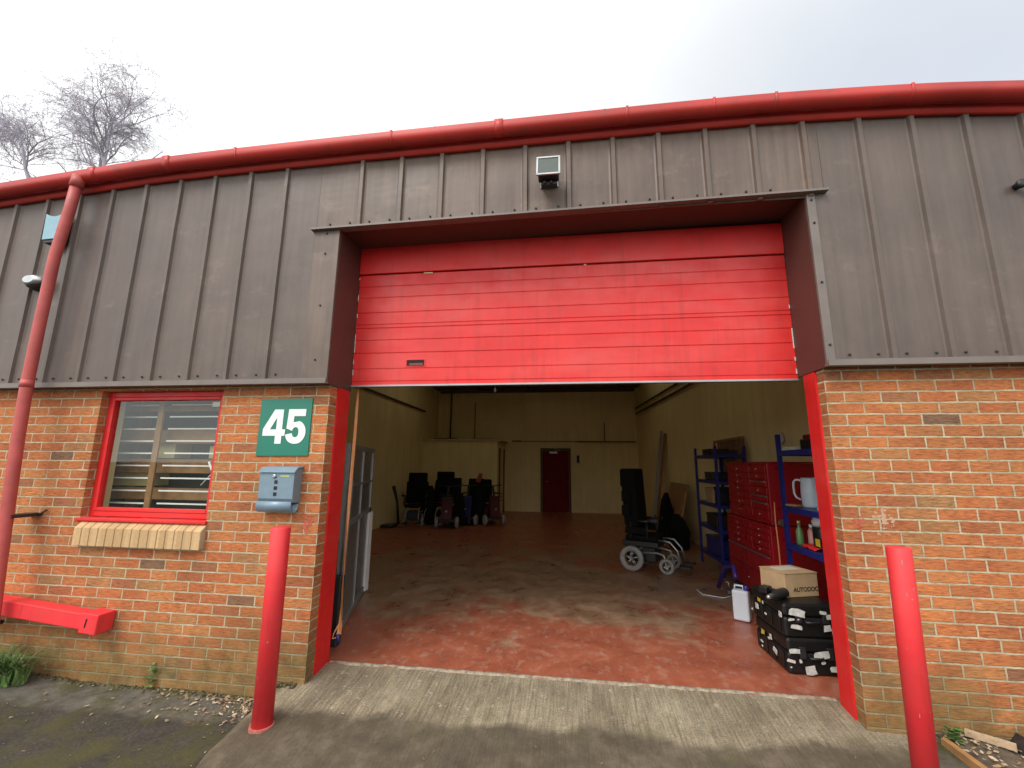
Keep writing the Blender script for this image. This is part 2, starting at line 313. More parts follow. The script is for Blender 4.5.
# ------------------------------------------------------------------ mesh helpers
class MB:
    def __init__(s): s.bm = bmesh.new(); s.smooth = False
    def box(s, a, b, rot=None, piv=None, mi=0):
        x0, y0, z0 = [min(a[i], b[i]) for i in range(3)]; x1, y1, z1 = [max(a[i], b[i]) for i in range(3)]
        vs = [s.bm.verts.new((x, y, z)) for x in (x0, x1) for y in (y0, y1) for z in (z0, z1)]
        if rot is not None:
            p = Vector(piv) if piv is not None else Vector(((x0+x1)/2, (y0+y1)/2, (z0+z1)/2))
            for v in vs: v.co = rot @ (v.co - p) + p
        for q in ((0, 1, 3, 2), (4, 6, 7, 5), (0, 4, 5, 1), (2, 3, 7, 6), (0, 2, 6, 4), (1, 5, 7, 3)):
            f = s.bm.faces.new([vs[i] for i in q]); f.material_index = mi
        return s
    def quad(s, *p, mi=0):
        f = s.bm.faces.new([s.bm.verts.new(q) for q in p]); f.material_index = mi; return s
    def tube(s, pts, r, seg=12, cap=True, mi=0):
        pts = [Vector(p) for p in pts]; rs = r if isinstance(r, (list, tuple)) else [r]*len(pts); rings = []
        prev = None
        for i, p in enumerate(pts):
            d = (pts[min(i+1, len(pts)-1)] - pts[max(i-1, 0)]).normalized()
            if prev is None:
                a = d.orthogonal().normalized()
            else:
                a = (prev - d*prev.dot(d)); a = a.normalized() if a.length > 1e-6 else d.orthogonal().normalized()
            prev = a; b = d.cross(a)
            rings.append([s.bm.verts.new(p + (a*math.cos(t) + b*math.sin(t))*rs[i]) for t in [2*math.pi*k/seg for k in range(seg)]])
        for A, B in zip(rings, rings[1:]):
            for k in range(seg):
                f = s.bm.faces.new((A[k], A[(k+1) % seg], B[(k+1) % seg], B[k])); f.smooth = seg > 5; f.material_index = mi
        if cap:
            for R in (list(reversed(rings[0])), rings[-1]):
                f = s.bm.faces.new(R); f.material_index = mi
        return s
    def prism(s, poly, ax, t0, t1, mi=0):
        """poly of 2D points in the plane across axis ax (0 x, 1 y, 2 z), extruded from t0 to t1"""
        def P(q, t):
            return {0: (t, q[0], q[1]), 1: (q[0], t, q[1]), 2: (q[0], q[1], t)}[ax]
        A = [s.bm.verts.new(P(q, t0)) for q in poly]; B = [s.bm.verts.new(P(q, t1)) for q in poly]
        for f in (s.bm.faces.new(list(reversed(A))), s.bm.faces.new(B)): f.material_index = mi
        n = len(poly)
        for i in range(n):
            f = s.bm.faces.new((A[i], A[(i+1) % n], B[(i+1) % n], B[i])); f.material_index = mi
        return s
    def lathe(s, prof, c, ax=2, seg=24, mi=0, squash=(1, 1)):
        c = Vector(c); rings = []
        for r, t in prof:
            ring = []
            for k in range(seg):
                a = 2*math.pi*k/seg; u, v = r*math.cos(a)*squash[0], r*math.sin(a)*squash[1]
                o = {2: (u, v, t), 0: (t, u, v), 1: (u, t, v)}[ax]
                ring.append(s.bm.verts.new(c + Vector(o)))
            rings.append(ring)
        for A, B in zip(rings, rings[1:]):
            for k in range(seg):
                f = s.bm.faces.new((A[k], A[(k+1) % seg], B[(k+1) % seg], B[k])); f.smooth = True; f.material_index = mi
        for R in (rings[0], rings[-1]):
            f = s.bm.faces.new(R); f.material_index = mi
        return s
def build(mb, name, mat, parent=None, bevel=0.0, seg=2, local=False, merge=False):
    bm = mb.bm
    if merge: bmesh.ops.remove_doubles(bm, verts=bm.verts, dist=1e-5)
    bmesh.ops.recalc_face_normals(bm, faces=bm.faces)
    me = bpy.data.meshes.new(name)
    if parent is not None and not local:
        bm.transform(parent.matrix_world.inverted())
    bm.to_mesh(me); bm.free()
    for x in (mat if isinstance(mat, (list, tuple)) else [mat]): me.materials.append(M[x] if isinstance(x, str) else x)
    o = bpy.data.objects.new(name, me); COL.objects.link(o)
    if parent is not None: o.parent = parent; o.matrix_world = parent.matrix_world.copy()
    if bevel:
        md = o.modifiers.new('bevel', 'BEVEL'); md.width = bevel; md.segments = seg; md.limit_method = 'ANGLE'; md.angle_limit = math.radians(40)
    return o
def empty(name, loc, label, cat, group=None, rz=0):
    o = bpy.data.objects.new(name, None); COL.objects.link(o); o.empty_display_size = .1
    o.matrix_world = Matrix.Translation(loc) @ Matrix.Rotation(rz, 4, 'Z')
    o['label'] = label; o['category'] = cat
    if group: o['group'] = group
    return o
def tag(o, label, cat, group=None):
    o['label'] = label; o['category'] = cat
    if group: o['group'] = group
    return o
def struct(o): o['kind'] = 'structure'; return o
def stuff(o, label=None, cat=None):
    o['kind'] = 'stuff'
    if label: o['label'] = label; o['category'] = cat
    return o
RX = lambda a: Matrix.Rotation(a, 3, 'X'); RY = lambda a: Matrix.Rotation(a, 3, 'Y'); RZ = lambda a: Matrix.Rotation(a, 3, 'Z')
def curve_mesh(name, splines, mat, thick, parent, mw):
    """filled flat outline (with holes) given thickness, placed by mw in the parent's frame"""
    cu = bpy.data.curves.new(name, 'CURVE'); cu.dimensions = '2D'; cu.fill_mode = 'BOTH'; cu.extrude = thick
    for sp in splines:
        s = cu.splines.new('POLY'); s.points.add(len(sp)-1); s.use_cyclic_u = True
        for i, p in enumerate(sp): s.points[i].co = (p[0], p[1], 0, 1)
    return to_mesh(cu, name, mat, parent, mw)
def to_mesh(cu, name, mat, parent, mw):
    t = bpy.data.objects.new('tmp', cu); COL.objects.link(t); bpy.context.view_layer.update()
    me = bpy.data.meshes.new_from_object(t.evaluated_get(bpy.context.evaluated_depsgraph_get()))
    bpy.data.objects.remove(t); me.name = name; me.materials.clear(); me.materials.append(M[mat]); me.transform(mw)
    for p in me.polygons: p.material_index = 0
    o = bpy.data.objects.new(name, me); COL.objects.link(o); o.parent = parent; o.matrix_world = parent.matrix_world.copy()
    return o
def text_mesh(name, body, size, mat, parent, mw, off=0.0, thick=.0005):
    cu = bpy.data.curves.new(name, 'FONT'); cu.body = body; cu.size = size; cu.extrude = thick; cu.offset = off; cu.align_x = 'CENTER'; cu.align_y = 'CENTER'
    return to_mesh(cu, name, mat, parent, mw)

# ------------------------------------------------------------------ ground
def grid_sheet(x0, x1, y0, y1, nx, ny, f):
    mb = MB(); vs = [[mb.bm.verts.new((x0+(x1-x0)*i/nx, y0+(y1-y0)*j/ny, f(x0+(x1-x0)*i/nx, y0+(y1-y0)*j/ny))) for j in range(ny+1)] for i in range(nx+1)]
    for i in range(nx):
        for j in range(ny):
            q = mb.bm.faces.new((vs[i][j], vs[i+1][j], vs[i+1][j+1], vs[i][j+1])); q.smooth = True
    return mb
mb = MB()
for (a, b_, c, d) in ((-600, 600, -600, -8), (-600, 600, 13, 900), (-600, -10, -8, 13), (12, 600, -8, 13)):
    mb.quad((a, c, -.15), (b_, c, -.15), (b_, d, -.15), (a, d, -.15))
struct(build(mb, 'ground', 'asphalt'))
def near_ground(x, y):
    z = -.14 + .012*noise.noise(Vector((x*1.5, y*1.5, 0))) + .05*max(0, min(1, (-1.6-x)/1.2))*max(0, min(1, (y+1.2)/1.2))
    if x > 3.7: z += .115*max(0, min(1, (x-3.7)/.12))*max(0, min(1, (y+1.6)/1))
    return z
struct(build(grid_sheet(-10, 12, -8, .3, 150, 70, near_ground), 'yard', 'asphalt'))
def ramp_z(y): return -.005 - .122*(.27-y)
poly = []
mb = MB()
xs = [-.13 + (3.83+.13)*i/60 for i in range(61)]; ys = [.275-1.6*j/36 for j in range(37)]
def rz_(x, y):
    e = min(1, (x+.22)/.12) if x < 0 else 1
    z = ramp_z(y) + .005*noise.noise(Vector((x*3, y*3, 3)))
    return z
vs = [[mb.bm.verts.new((x + (-.03*max(0, -y) if i == 0 else 0) + (0 if i else .02*noise.noise(Vector((0, y*6, 0)))), y, rz_(x, y))) for y in ys] for i, x in enumerate(xs)]
for i in range(60):
    for j in range(36):
        q = mb.bm.faces.new((vs[i][j], vs[i][j+1], vs[i+1][j+1], vs[i+1][j])); q.smooth = True
# sloping skirt on both sides so the ramp runs out into the asphalt
for col, dx in ((vs[0], -.10), (vs[-1], .02)):
    sk = [mb.bm.verts.new((v.co.x+dx, v.co.y, -.2 if dx > 0 else v.co.z-.06)) for v in col]
    sk2 = [mb.bm.verts.new((v.co.x+dx*1.6, v.co.y, v.co.z-.25)) for v in col]
    for j in range(36):
        mb.bm.faces.new((col[j], col[j+1], sk[j+1], sk[j])).smooth = True; mb.bm.faces.new((sk[j], sk[j+1], sk2[j+1], sk2[j]))
struct(build(mb, 'ramp', 'concrete'))

# ------------------------------------------------------------------ the industrial unit
U = empty('industrial_unit', (0, 0, 0), 'brick industrial unit with brown ribbed metal cladding and a half open red shutter door', 'industrial unit')
W = 3.615
# brick walls
mb = MB()
mb.box((-9, 0, -.4), (-2.08, .16, 2.35)).box((-.935, 0, -.4), (0, .16, 2.35)).box((-2.08, 0, -.4), (-.935, .16, 1.018)).box((-2.08, 0, 2.085), (-.935, .16, 2.35))
# merge the pieces into one clean wall skin: coplanar seams touch end to end only
build(mb, 'brick_wall', 'brick_l', U)
mb = MB(); mb.box((W, 0, -.4), (11, .105, 2.35)); build(mb, 'brick_wall', 'brick_r', U)
# cladding with trapezoidal ribs
def ribbed(x0, x1, z0, z1, pitch=.3465, ph=.171, y=-.065, h=.026, top=.015, base=.036, zf=None):
    mb = MB(); prof = [(x0, y)]
    k = math.floor((x0-ph)/pitch)
    while True:
        c = ph+pitch*k; k += 1
        if c - base < x0: continue
        if c + base > x1: break
        prof += [(c-base, y), (c-base+.012, y-.004), (c-top, y-h), (c+top, y-h), (c+base-.012, y-.004), (c+base, y)]
    prof.append((x1, y)); n = 10
    rows = []
    for j in range(n+1):
        z = z0+(z1-z0)*j/n
        rows.append([mb.bm.verts.new((p[0], p[1] + .004*noise.noise(Vector((p[0]*2.3, z*2.3, 1))), z)) for p in prof])
    for A, B in zip(rows, rows[1:]):
        for i in range(len(prof)-1): mb.bm.faces.new((A[i], A[i+1], B[i+1], B[i]))
    return mb
build(ribbed(-9, -.21, 2.128, 4.10), 'metal_cladding', 'clad', U)
build(ribbed(-.208, 3.735, 3.43, 4.10, ph=.171), 'metal_cladding', 'clad_warm', U)
build(ribbed(3.737, 11, 2.195, 4.10, ph=.206), 'metal_cladding', 'clad', U)
# backing behind the sheets
mb = MB(); mb.box((-9, -.05, 2.352), (-.02, .10, 4.1)).box((W+.03, -.05, 2.352), (11, .10, 4.1)).box((-.018, -.05, 3.47), (W+.028, .10, 4.1)); build(mb, 'cladding_backing', 'dark', U)
mb = MB(); mb.box((-9, -.055, 2.13), (-.02, -.005, 2.35)).box((W+.05, -.055, 2.2), (11, -.005, 2.35)); build(mb, 'cladding_backing', 'dark', U)
# flashings
mb = MB()
mb.box((-.208, -.082, 2.128), (.012, -.060, 3.418)); build(mb, 'corner_flashing', 'clad_warm', U, .003)
mb = MB(); mb.box((W-.012, -.082, 2.19), (W+.045, -.060, 3.45)); build(mb, 'corner_flashing', 'flash', U, .003)
mb = MB(); mb.box((W+.047, -.070, 2.19), (W+.121, -.058, 3.45)); build(mb, 'corner_flashing', 'clad', U)
mb = MB(); mb.box((-9, -.105, 2.108), (.016, -.052, 2.128)).box((-9, -.101, 2.1285), (.014, -.097, 2.15)); build(mb, 'drip_flashing', 'flash', U)
mb = MB(); mb.box((W-.014, -.105, 2.172), (11, -.052, 2.195)).box((W-.012, -.101, 2.1955), (11, -.097, 2.214)); build(mb, 'drip_flashing', 'flash', U)
mb = MB(); mb.prism([(-.23, 3.405), (3.74, 3.452), (3.74, 3.468), (-.23, 3.421)], 1, -.118, -.04); build(mb, 'lintel_flashing', 'flash', U)
mb = MB(); mb.prism([(-.012, 3.4245), (W+.012, 3.469), (W+.012, 3.476), (-.012, 3.431)], 1, -.038, .42); build(mb, 'soffit_panel', 'clad_dark', U)
mb = MB(); mb.box((.0, -.058, 2.108), (.016, .30, 3.43)); build(mb, 'side_return', 'clad_dark', U)
mb = MB(); mb.box((W-.016, -.058, 2.172), (W-.001, .30, 3.468)); build(mb, 'side_return', 'clad_dark', U)
# screws
mb = MB()
def scr(x, z, y=-.068): mb.lathe([(.0085, 0), (.0085, -.004), (.006, -.008)], (x, y, z), 1, 8)
k = -24
for k in range(-24, 0):
    c = .171+.3465*k
    if c < -.4: scr(c-.085, 2.19); scr(c+.085, 2.19)
for k in range(0, 22):
    c = .206+.3465*(k+10)
    if 3.7 < c+.085: scr(c+.085, 2.252)
    if 3.8 < c-.085: scr(c-.085, 2.252)
for k in range(-1, 10):
    c = .171+.3465*k; z = 3.46+.0119*c
    for s_ in (-.085, .085):
        if -.19 < c+s_ < 3.7: scr(c+s_, z+.012)
for z in (2.3, 2.75, 3.2, 3.38): scr(-.10, z, -.083); scr(W+.018, z+.02, -.083)
build(mb, 'fixing_screws', 'dark', U)
# fascia and gutter, following the eaves (they sag a little towards both ends)
gx = [-9, -6, -4.4, -3.319, -2.679, -1.577, -.156, 1.37, 2.738, 3.418, 4.343, 4.974, 6.5, 8.5, 11]
gz = [3.62, 3.83, 3.95, 4.022, 4.068, 4.136, 4.168, 4.184, 4.194, 4.190, 4.155, 4.103, 3.95, 3.8, 3.6]
def gut(x):
    # smooth interpolation through the measured eaves points
    for i in range(len(gx)-1):
        if x <= gx[i+1]: break
    p = [gz[max(i-1, 0)], gz[i], gz[i+1], gz[min(i+2, len(gz)-1)]]; X = [gx[max(i-1, 0)], gx[i], gx[i+1], gx[min(i+2, len(gx)-1)]]
    t = (x-gx[i])/(gx[i+1]-gx[i]); h = gx[i+1]-gx[i]
    m0 = (p[2]-p[0])/(X[2]-X[0])*h; m1 = (p[3]-p[1])/(X[3]-X[1])*h
    return (2*t**3-3*t*t+1)*p[1]+(t**3-2*t*t+t)*m0+(-2*t**3+3*t*t)*p[2]+(t**3-t*t)*m1
def sweep(prof, x0, x1, n, closed=True):
    mb = MB(); rings = []
    for i in range(n+1):
        x = x0+(x1-x0)*i/n; g = gut(x) - .068
        rings.append([mb.bm.verts.new((x, y, g+z)) for y, z in prof])
    for A, B in zip(rings, rings[1:]):
        for k in range(len(prof) if closed else len(prof)-1):
            q = mb.bm.faces.new((A[k], A[(k+1) % len(prof)], B[(k+1) % len(prof)], B[k])); q.smooth = True
    if closed:
        mb.bm.faces.new(rings[0]); mb.bm.faces.new(list(reversed(rings[-1])))
    return mb
R_ = .058
half = [(-.168+R_*math.cos(a)*-1, -R_*math.sin(a)*1.0+.03) for a in [math.pi*k/14 for k in range(15)]]
inner = [(-.168+(R_-.006)*math.cos(a)*-1, -(R_-.006)*math.sin(a)+.03) for a in reversed([math.pi*k/14 for k in range(15)])]
outer = [(-.168-R_, .062), (-.168-R_-.005, .060), (-.168-R_-.005, .05)]
prof = outer + half + inner
G = build(sweep(half+[(-.168+R_, .064), (-.168-R_, .064)], -9, 11, 200), 'gutter', 'gutter', U)
for p in G.data.polygons: p.use_smooth = True
md = G.modifiers.new('es', 'EDGE_SPLIT'); md.split_angle = math.radians(50)
for x in (-4.0, -1.60, -.93, .47, 1.36, 2.35, 2.98, 3.41, 4.30, 5.3, -2.35):
    big = x in (-1.60, 1.36, -2.35)
    rr = R_ + (.003 if big else .0025); hw = .035 if big else .009
    pr_ = [(-.168+rr*math.cos(a)*-1, -rr*math.sin(a)+.03) for a in [math.pi*k/14 for k in range(15)]] + [(-.168+rr, .069), (-.168-rr-.004, .070)]
    build(sweep(pr_, x-hw, x+hw, 2), 'gutter_joint' if big else 'gutter_bracket', 'gutter', G)
build(sweep([(-.07, -.070), (-.103, -.070), (-.106, .05), (-.07, .05)], -9, 11, 200), 'fascia', 'gutter', U)
# moss tufts along the gutter rim
mb = MB()
for i in range(70):
    x = random.uniform(.2, 1.7) if i < 46 else random.uniform(-5, 6); r = random.uniform(.004, .011)
    mb.lathe([(r*.6, -r*.4), (r, 0), (r*.5, r*.7)], (x, -.168-R_+.008+random.uniform(0, .02), gut(x)-.068+.066), 2, 6)
build(mb, 'gutter_moss', flat('dry_moss', (.07, .06, .035), .95, var=.4, scale=30), G)
# downpipe
P = [(-2.50, 3.99), (-2.52, 3.7), (-2.57, 3.26), (-2.575, 2.7), (-2.57, 2.11), (-2.545, 1.7), (-2.51, 1.27), (-2.46, .70), (-2.41, .2), (-2.40, -.12)]
dp = build(MB().tube([(x, -.20, z) for x, z in P], .041, 20), 'downpipe', 'pipe', U)
build(MB().tube([(-2.495, -.195, 4.03), (-2.505, -.20, 3.92)], .050, 20), 'outlet_collar', 'pipe', dp)
build(MB().tube([(-2.57, -.20, 2.09), (-2.571, -.20, 2.15)], .0445, 20), 'pipe_joint', 'pipe', dp)
mb = MB(); mb.box((-2.55, -.20, 1.05), (-2.44, -.004, 1.075)).tube([(-2.45, -.02, 1.06), (-2.41, -.03, 1.075), (-2.38, -.02, 1.10)], .009, 8); build(mb, 'pipe_clip', 'dark', dp)
# roof of profiled sheet, with unseen translucent panels added to brighten the interior
def roof_z(y): return 4.03 + .59*(1-abs(y-6)/6.1)
def slab(mb, x0, x1, y0, y1, t=.05):
    mb.prism([(y0, roof_z(y0)), (y1, roof_z(y1)), (y1, roof_z(y1)-t), (y0, roof_z(y0)-t)], 0, x0, x1)
LX = ((-1.9, -.9), (.6, 1.6), (3.0, 3.9)); LY = (2.6, 5.4)
mb = MB(); slab(mb, -9, 11, -.06, LY[0]); slab(mb, -9, 11, LY[1], 6); slab(mb, -9, 11, 6, 6.6); slab(mb, -9, 11, 9.4, 12.2)
for (Ya, Yb) in (LY, (6.6, 9.4)):
    xs_ = [-9] + [q for p in LX for q in p] + [11]
    for k in range(0, len(xs_), 2): slab(mb, xs_[k], xs_[k+1], Ya, Yb)
roof = build(mb, 'roof', 'clad', U)
gm, gnt, gb = new_mat('added_translucent_panel'); gnt.nodes.remove(gb)
gt = gnt.nodes.new('ShaderNodeBsdfTranslucent'); gt.inputs[0].default_value = (.27, .24, .165, 1)
gnt.links.new(gt.outputs[0], gnt.nodes['Material Output'].inputs[0]); M['added_roof_panel'] = gm
for (Ya, Yb) in (LY, (6.6, 9.4)):
    for (xa, xb) in LX:
        mb = MB(); mb.quad((xa, Ya, roof_z(Ya)-.02), (xb, Ya, roof_z(Ya)-.02), (xb, Yb, roof_z(Yb)-.02), (xa, Yb, roof_z(Yb)-.02)); build(mb, 'added_roof_panel', 'added_roof_panel', roof)
# interior shell
IN = 'wall_in'
mb = MB(); mb.box((-2.85, .217, -.05), (-2.65, 11.63, 4.0)); build(mb, 'inside_wall', IN, U)
mb = MB(); mb.prism([(4.68, .36), (4.05, 11.43), (4.25, 11.43), (4.88, .36)], 2, -.05, 4.0); build(mb, 'inside_wall', IN, U)
mb = MB(); mb.box((-2.65, 11.43, -.05), (4.6, 11.63, 4.45)); build(mb, 'inside_wall', IN, U)
mb = MB(); mb.box((-2.85, .165, -.05), (-2.08, .215, 4.0)).box((-.935, .165, -.05), (-.085, .215, 4.0)).box((-2.08, .165, -.05), (-.935, .215, 1.0)).box((-2.08, .165, 2.1), (-.935, .215, 4.0))
build(mb, 'inside_wall', IN, U)
mb = MB(); mb.box((W+.105, .165, -.05), (4.85, .355, 4.0)); build(mb, 'inside_wall', IN, U)
# outer box of the building so that no light leaks in
mb = MB(); mb.box((-9.1, .17, -.3), (-9, 12.2, 4.0)).box((11, .17, -.3), (11.1, 12.2, 4.0)).box((-9, 12.1, -.3), (11, 12.2, 4.0)); build(mb, 'outer_wall', 'clad', U)
mb = MB(); mb.box((-.02, .345, 3.18), (W+.03, .5, 4.0)); build(mb, 'shutter_headbox', 'dark', U)
# ledge along the rear wall, wall rails and conduits
mb = MB(); mb.box((-.05, 11.38, 2.265), (.25, 11.43, 2.30)).box((2.10, 11.38, 2.255), (4.0, 11.43, 2.285)).box((.25, 11.40, 2.27), (2.1, 11.43, 2.285)); build(mb, 'wall_rail', 'rail', U)
mb = MB()
def rail_r(y0, y1, z0, z1, r):   # along the right wall
    X = lambda y: 4.68-(y-.36)*.63/11.07-.03
    mb.tube([(X(y0), y0, z0), (X(y1), y1, z1)], r, 8)
rail_r(.5, 11.4, 3.14, 3.18, .03); rail_r(.5, 11.4, 3.32, 3.36, .025)
mb.tube([(-2.62, .5, 3.17), (-2.62, 9.9, 3.12)], .03, 8)
mb.tube([(-2.2, 11.40, 2.3), (-2.2, 11.40, 4.1)], .03, 8).tube([(-1.35, 11.41, 2.3), (-1.35, 11.41, 3.6)], .015, 8).tube([(3.0, 11.41, 2.3), (3.0, 11.41, 2.9)], .015, 8)
mb.box((-2.6, 11.33, 3.93), (4.0, 11.43, 4.02))
build(mb, 'conduit', 'rail', U)
mb = MB()
for x in (-1.2, .4, 2.0, 3.4): mb.box((x, .6, 4.0), (x+.08, 11.4, 4.12))
for y in (2.2, 4.4, 6.6, 8.8): mb.box((-2.65, y, 3.85), (4.6, y+.12, 3.99))
build(mb, 'roof_beams', 'rail', U)
# boxed-in office in the rear left corner
Bx = build(MB().box((-2.65, 9.9, 0.0), (-.30, 11.43, 2.20)), 'office_partition', IN, U)
build(MB().box((-2.65, 9.86, 2.2), (-.20, 11.43, 2.26)), 'partition_top', 'cream_plastic', Bx)
mb = MB(); mb.box((-2.3, 9.95, 2.26), (-1.6, 10.2, 2.29)).box((-1.1, 9.95, 2.26), (-.5, 10.15, 2.28)); build(mb, 'partition_clutter', 'rail', Bx)
mb = MB(); mb.box((-.30, 10.2, 0), (-.26, 10.28, 2.0)).box((-.30, 11.1, 0), (-.26, 11.18, 2.0)); build(mb, 'partition_frame', 'rail', Bx)
# rear door
D = build(MB().box((.97, 11.37, .01), (1.82, 11.43, 1.96)), 'door', 'dark_red', U, .006)
mb = MB(); mb.box((.90, 11.36, 0), (.965, 11.43, 2.03)).box((1.825, 11.36, 0), (1.89, 11.43, 2.03)).box((.90, 11.358, 1.965), (1.89, 11.43, 2.05)); build(mb, 'door_frame', 'rail', D)
mb = MB(); mb.box((1.2, 11.31, 1.88), (1.45, 11.37, 1.94)).tube([(1.3, 11.32, 1.93), (1.55, 11.25, 1.98), (1.35, 11.33, 2.03)], .012, 6); build(mb, 'door_closer', 'steel', D)
mb = MB(); mb.tube([(1.05, 11.37, .98), (1.05, 11.32, .98), (1.15, 11.32, .98)], .012, 8); build(mb, 'door_handle', 'steel', D)
# jambs: red painted steel linings
mb = MB(); mb.box((.0, .105, -.12), (.014, .29, 2.150)); build(mb, 'red_jamb', 'red', U)
mb = MB(); mb.box((W-.014, .085, -.12), (W, .232, 2.168)); build(mb, 'red_jamb', 'red', U)
mb = MB(); mb.box((-.018, .162, -.05), (-.001, .285, 2.3)); build(mb, 'jamb_lining', 'dark', U)
mb = MB(); mb.box((W+.001, .107, -.05), (W+.018, .228, 2.3)); build(mb, 'jamb_lining', 'dark', U)
mb = MB(); mb.box((-.08, .30, .0), (-.052, .345, 3.4)); build(mb, 'shutter_guide', 'alu', U)
mb = MB(); mb.box((W+.072, .30, .0), (W+.10, .345, 3.4)); build(mb, 'shutter_guide', 'alu', U)

# ---- sectional shutter: one sheet whose grooves are modelled
zs = [3.172, 3.06, 2.955, 2.815, 2.706, 2.672, 2.562, 2.445, 2.305, 2.195]
deep = {3.172: .010, 2.672: .006, 2.445: .006}
def shutter_profile(z0, z1):
    p = [(.300, z0)]
    for z in sorted([q for q in zs if z0 < q < z1-.01]):
        d = deep.get(z, .005)
        p += [(.300, z-.008), (.300+d, z-.003), (.300+d, z+.001), (.300, z+.003)]
    p.append((.300, z1)); return p
mb = MB(); pf = shutter_profile(2.163, 3.166)
n = 40; x0, x1 = .018, W-.018
rows = [[mb.bm.verts.new((x0+(x1-x0)*i/n, y + .0025*noise.noise(Vector((x0+(x1-x0)*i/n*1.2, z*1.5, 8))), z)) for i in range(n+1)] for y, z in pf]
back = [[mb.bm.verts.new((x, .335, z)) for x in (x0, x1)] for z in (pf[0][1], pf[-1][1])]
for A, B in zip(rows, rows[1:]):
    for i in range(n): mb.bm.faces.new((A[i], A[i+1], B[i+1], B[i]))
mb.bm.faces.new((back[0][0], back[0][1], back[1][1], back[1][0]))
mb.bm.faces.new([*rows[0], back[0][1], back[0][0]]); mb.bm.faces.new([*reversed(rows[-1]), back[1][0], back[1][1]])
sh = build(mb, 'roller_shutter', 'red_shutter', U)
build(MB().box((.018, .285, 3.178), (W-.018, .33, 3.44)), 'upper_section', 'red_shutter', sh, .004)
mb = MB(); mb.box((.018, .290, 2.147), (W-.018, .337, 2.161)); build(mb, 'bottom_rail', 'alu', sh)
mb = MB(); mb.box((.492, .297, 2.315), (.672, .3015, 2.385)); hp = build(mb, 'handle_pocket', 'red_shutter', sh, .0015)
mb = MB(); mb.box((.505, .2945, 2.325), (.66, .2968, 2.375)); build(mb, 'pocket_shade_plate', flat('painted_recess_shade', (.012, .003, .003), .8), sh)  # near-black plate on the face, the pocket's shade put into its colour
mb = MB(); mb.box((.53, .2915, 2.327), (.65, .2943, 2.345)); build(mb, 'pocket_grip', flat('worn_grip', (.20, .05, .04), .6), sh)
mb = MB(); mb.box((.62, .292, 3.158), (.70, .299, 3.170)).box((2.02, .292, 3.162), (2.04, .299, 3.172)); build(mb, 'tape_scrap', 'cream_plastic', sh)
mb = MB()
for (z0, z1) in ((2.20, 2.24), (2.30, 2.33), (2.40, 2.56), (2.72, 2.75)): mb.box((W-.026, .2955, z0), (W-.0185, .299, z1)).box((.0185, .2955, z0+.05), (.0235, .299, z1+.06))
build(mb, 'worn_edge', 'tin', sh)

# ---- window
wn = build(MB().box((-2.078, .062, 1.050), (-2.040, .125, 2.083)).box((-.975, .062, 1.050), (-.937, .125, 2.083)).box((-2.040, .062, 2.040), (-.975, .125, 2.083)).box((-2.040, .062, 1.050), (-.975, .125, 1.092)), 'window', 'red', U, .004)
mb = MB(); mb.box((-2.038, .056, 1.094), (-2.012, .11, 2.038)).box((-1.003, .056, 1.094), (-.977, .11, 2.038)).box((-2.010, .056, 2.012), (-1.005, .11, 2.038)).box((-2.010, .056, 1.094), (-1.005, .11, 1.122))
build(mb, 'window_frame', 'red', wn, .003)
build(MB().quad((-2.012, .083, 1.120), (-1.003, .083, 1.120), (-1.003, .083, 2.014), (-2.012, .083, 2.014)), 'window_pane', 'glass', wn)
build(MB().box((-2.10, -.020, 1.022), (-.925, .061, 1.048)), 'window_sill', 'red', wn, .005)
mb = MB(); mb.box((-1.09, .0775, 1.955), (-1.02, .0795, 1.995)); build(mb, 'window_sticker', flat('pale_sticker', (.45, .5, .42), .5), wn)
# sloping tan brick-on-edge sill
mb = MB()
for i in range(15):
    x = -2.055+.0755*i
    mb.prism([(-.05, .838), (.005, .838), (.005, 1.0145), (-.002, 1.0145), (-.05, .975)], 0, x+.004, x+.0715)
sb = build(mb, 'brick_sill', 'tan_brick', U, .003)
mb = MB(); mb.prism([(-.044, .842), (-.002, .842), (-.002, 1.009), (-.044, .972)], 0, -2.053, -.925); build(mb, 'sill_mortar', 'mortar', sb)

# painted smudges on the brick piers
mb = MB()
def splat(cx, cz, r, n, mi):
    for k in range(n):
        a = random.uniform(0, 6.28); d = r*random.random(); rr = random.uniform(.004, .014)
        c = Vector((cx+d*math.cos(a), -.0012-.00003*k-.002*mi, cz+1.6*d*math.sin(a)))
        vs = [mb.bm.verts.new(c + Vector((rr*random.uniform(.5, 1.2)*math.cos(t), 0, rr*random.uniform(.5, 1.2)*math.sin(t)))) for t in [2*math.pi*i/7 for i in range(7)]]
        mb.bm.faces.new(vs).material_index = mi
splat(3.86, 1.165, .06, 60, 0); splat(3.72, 1.17, .05, 18, 1); splat(-.10, 1.06, .06, 26, 1)
build(mb, 'paint_marks', [flat('pale_smear', (.50, .30, .20), .9), flat('pink_smear', (.50, .11, .07), .9)], U)

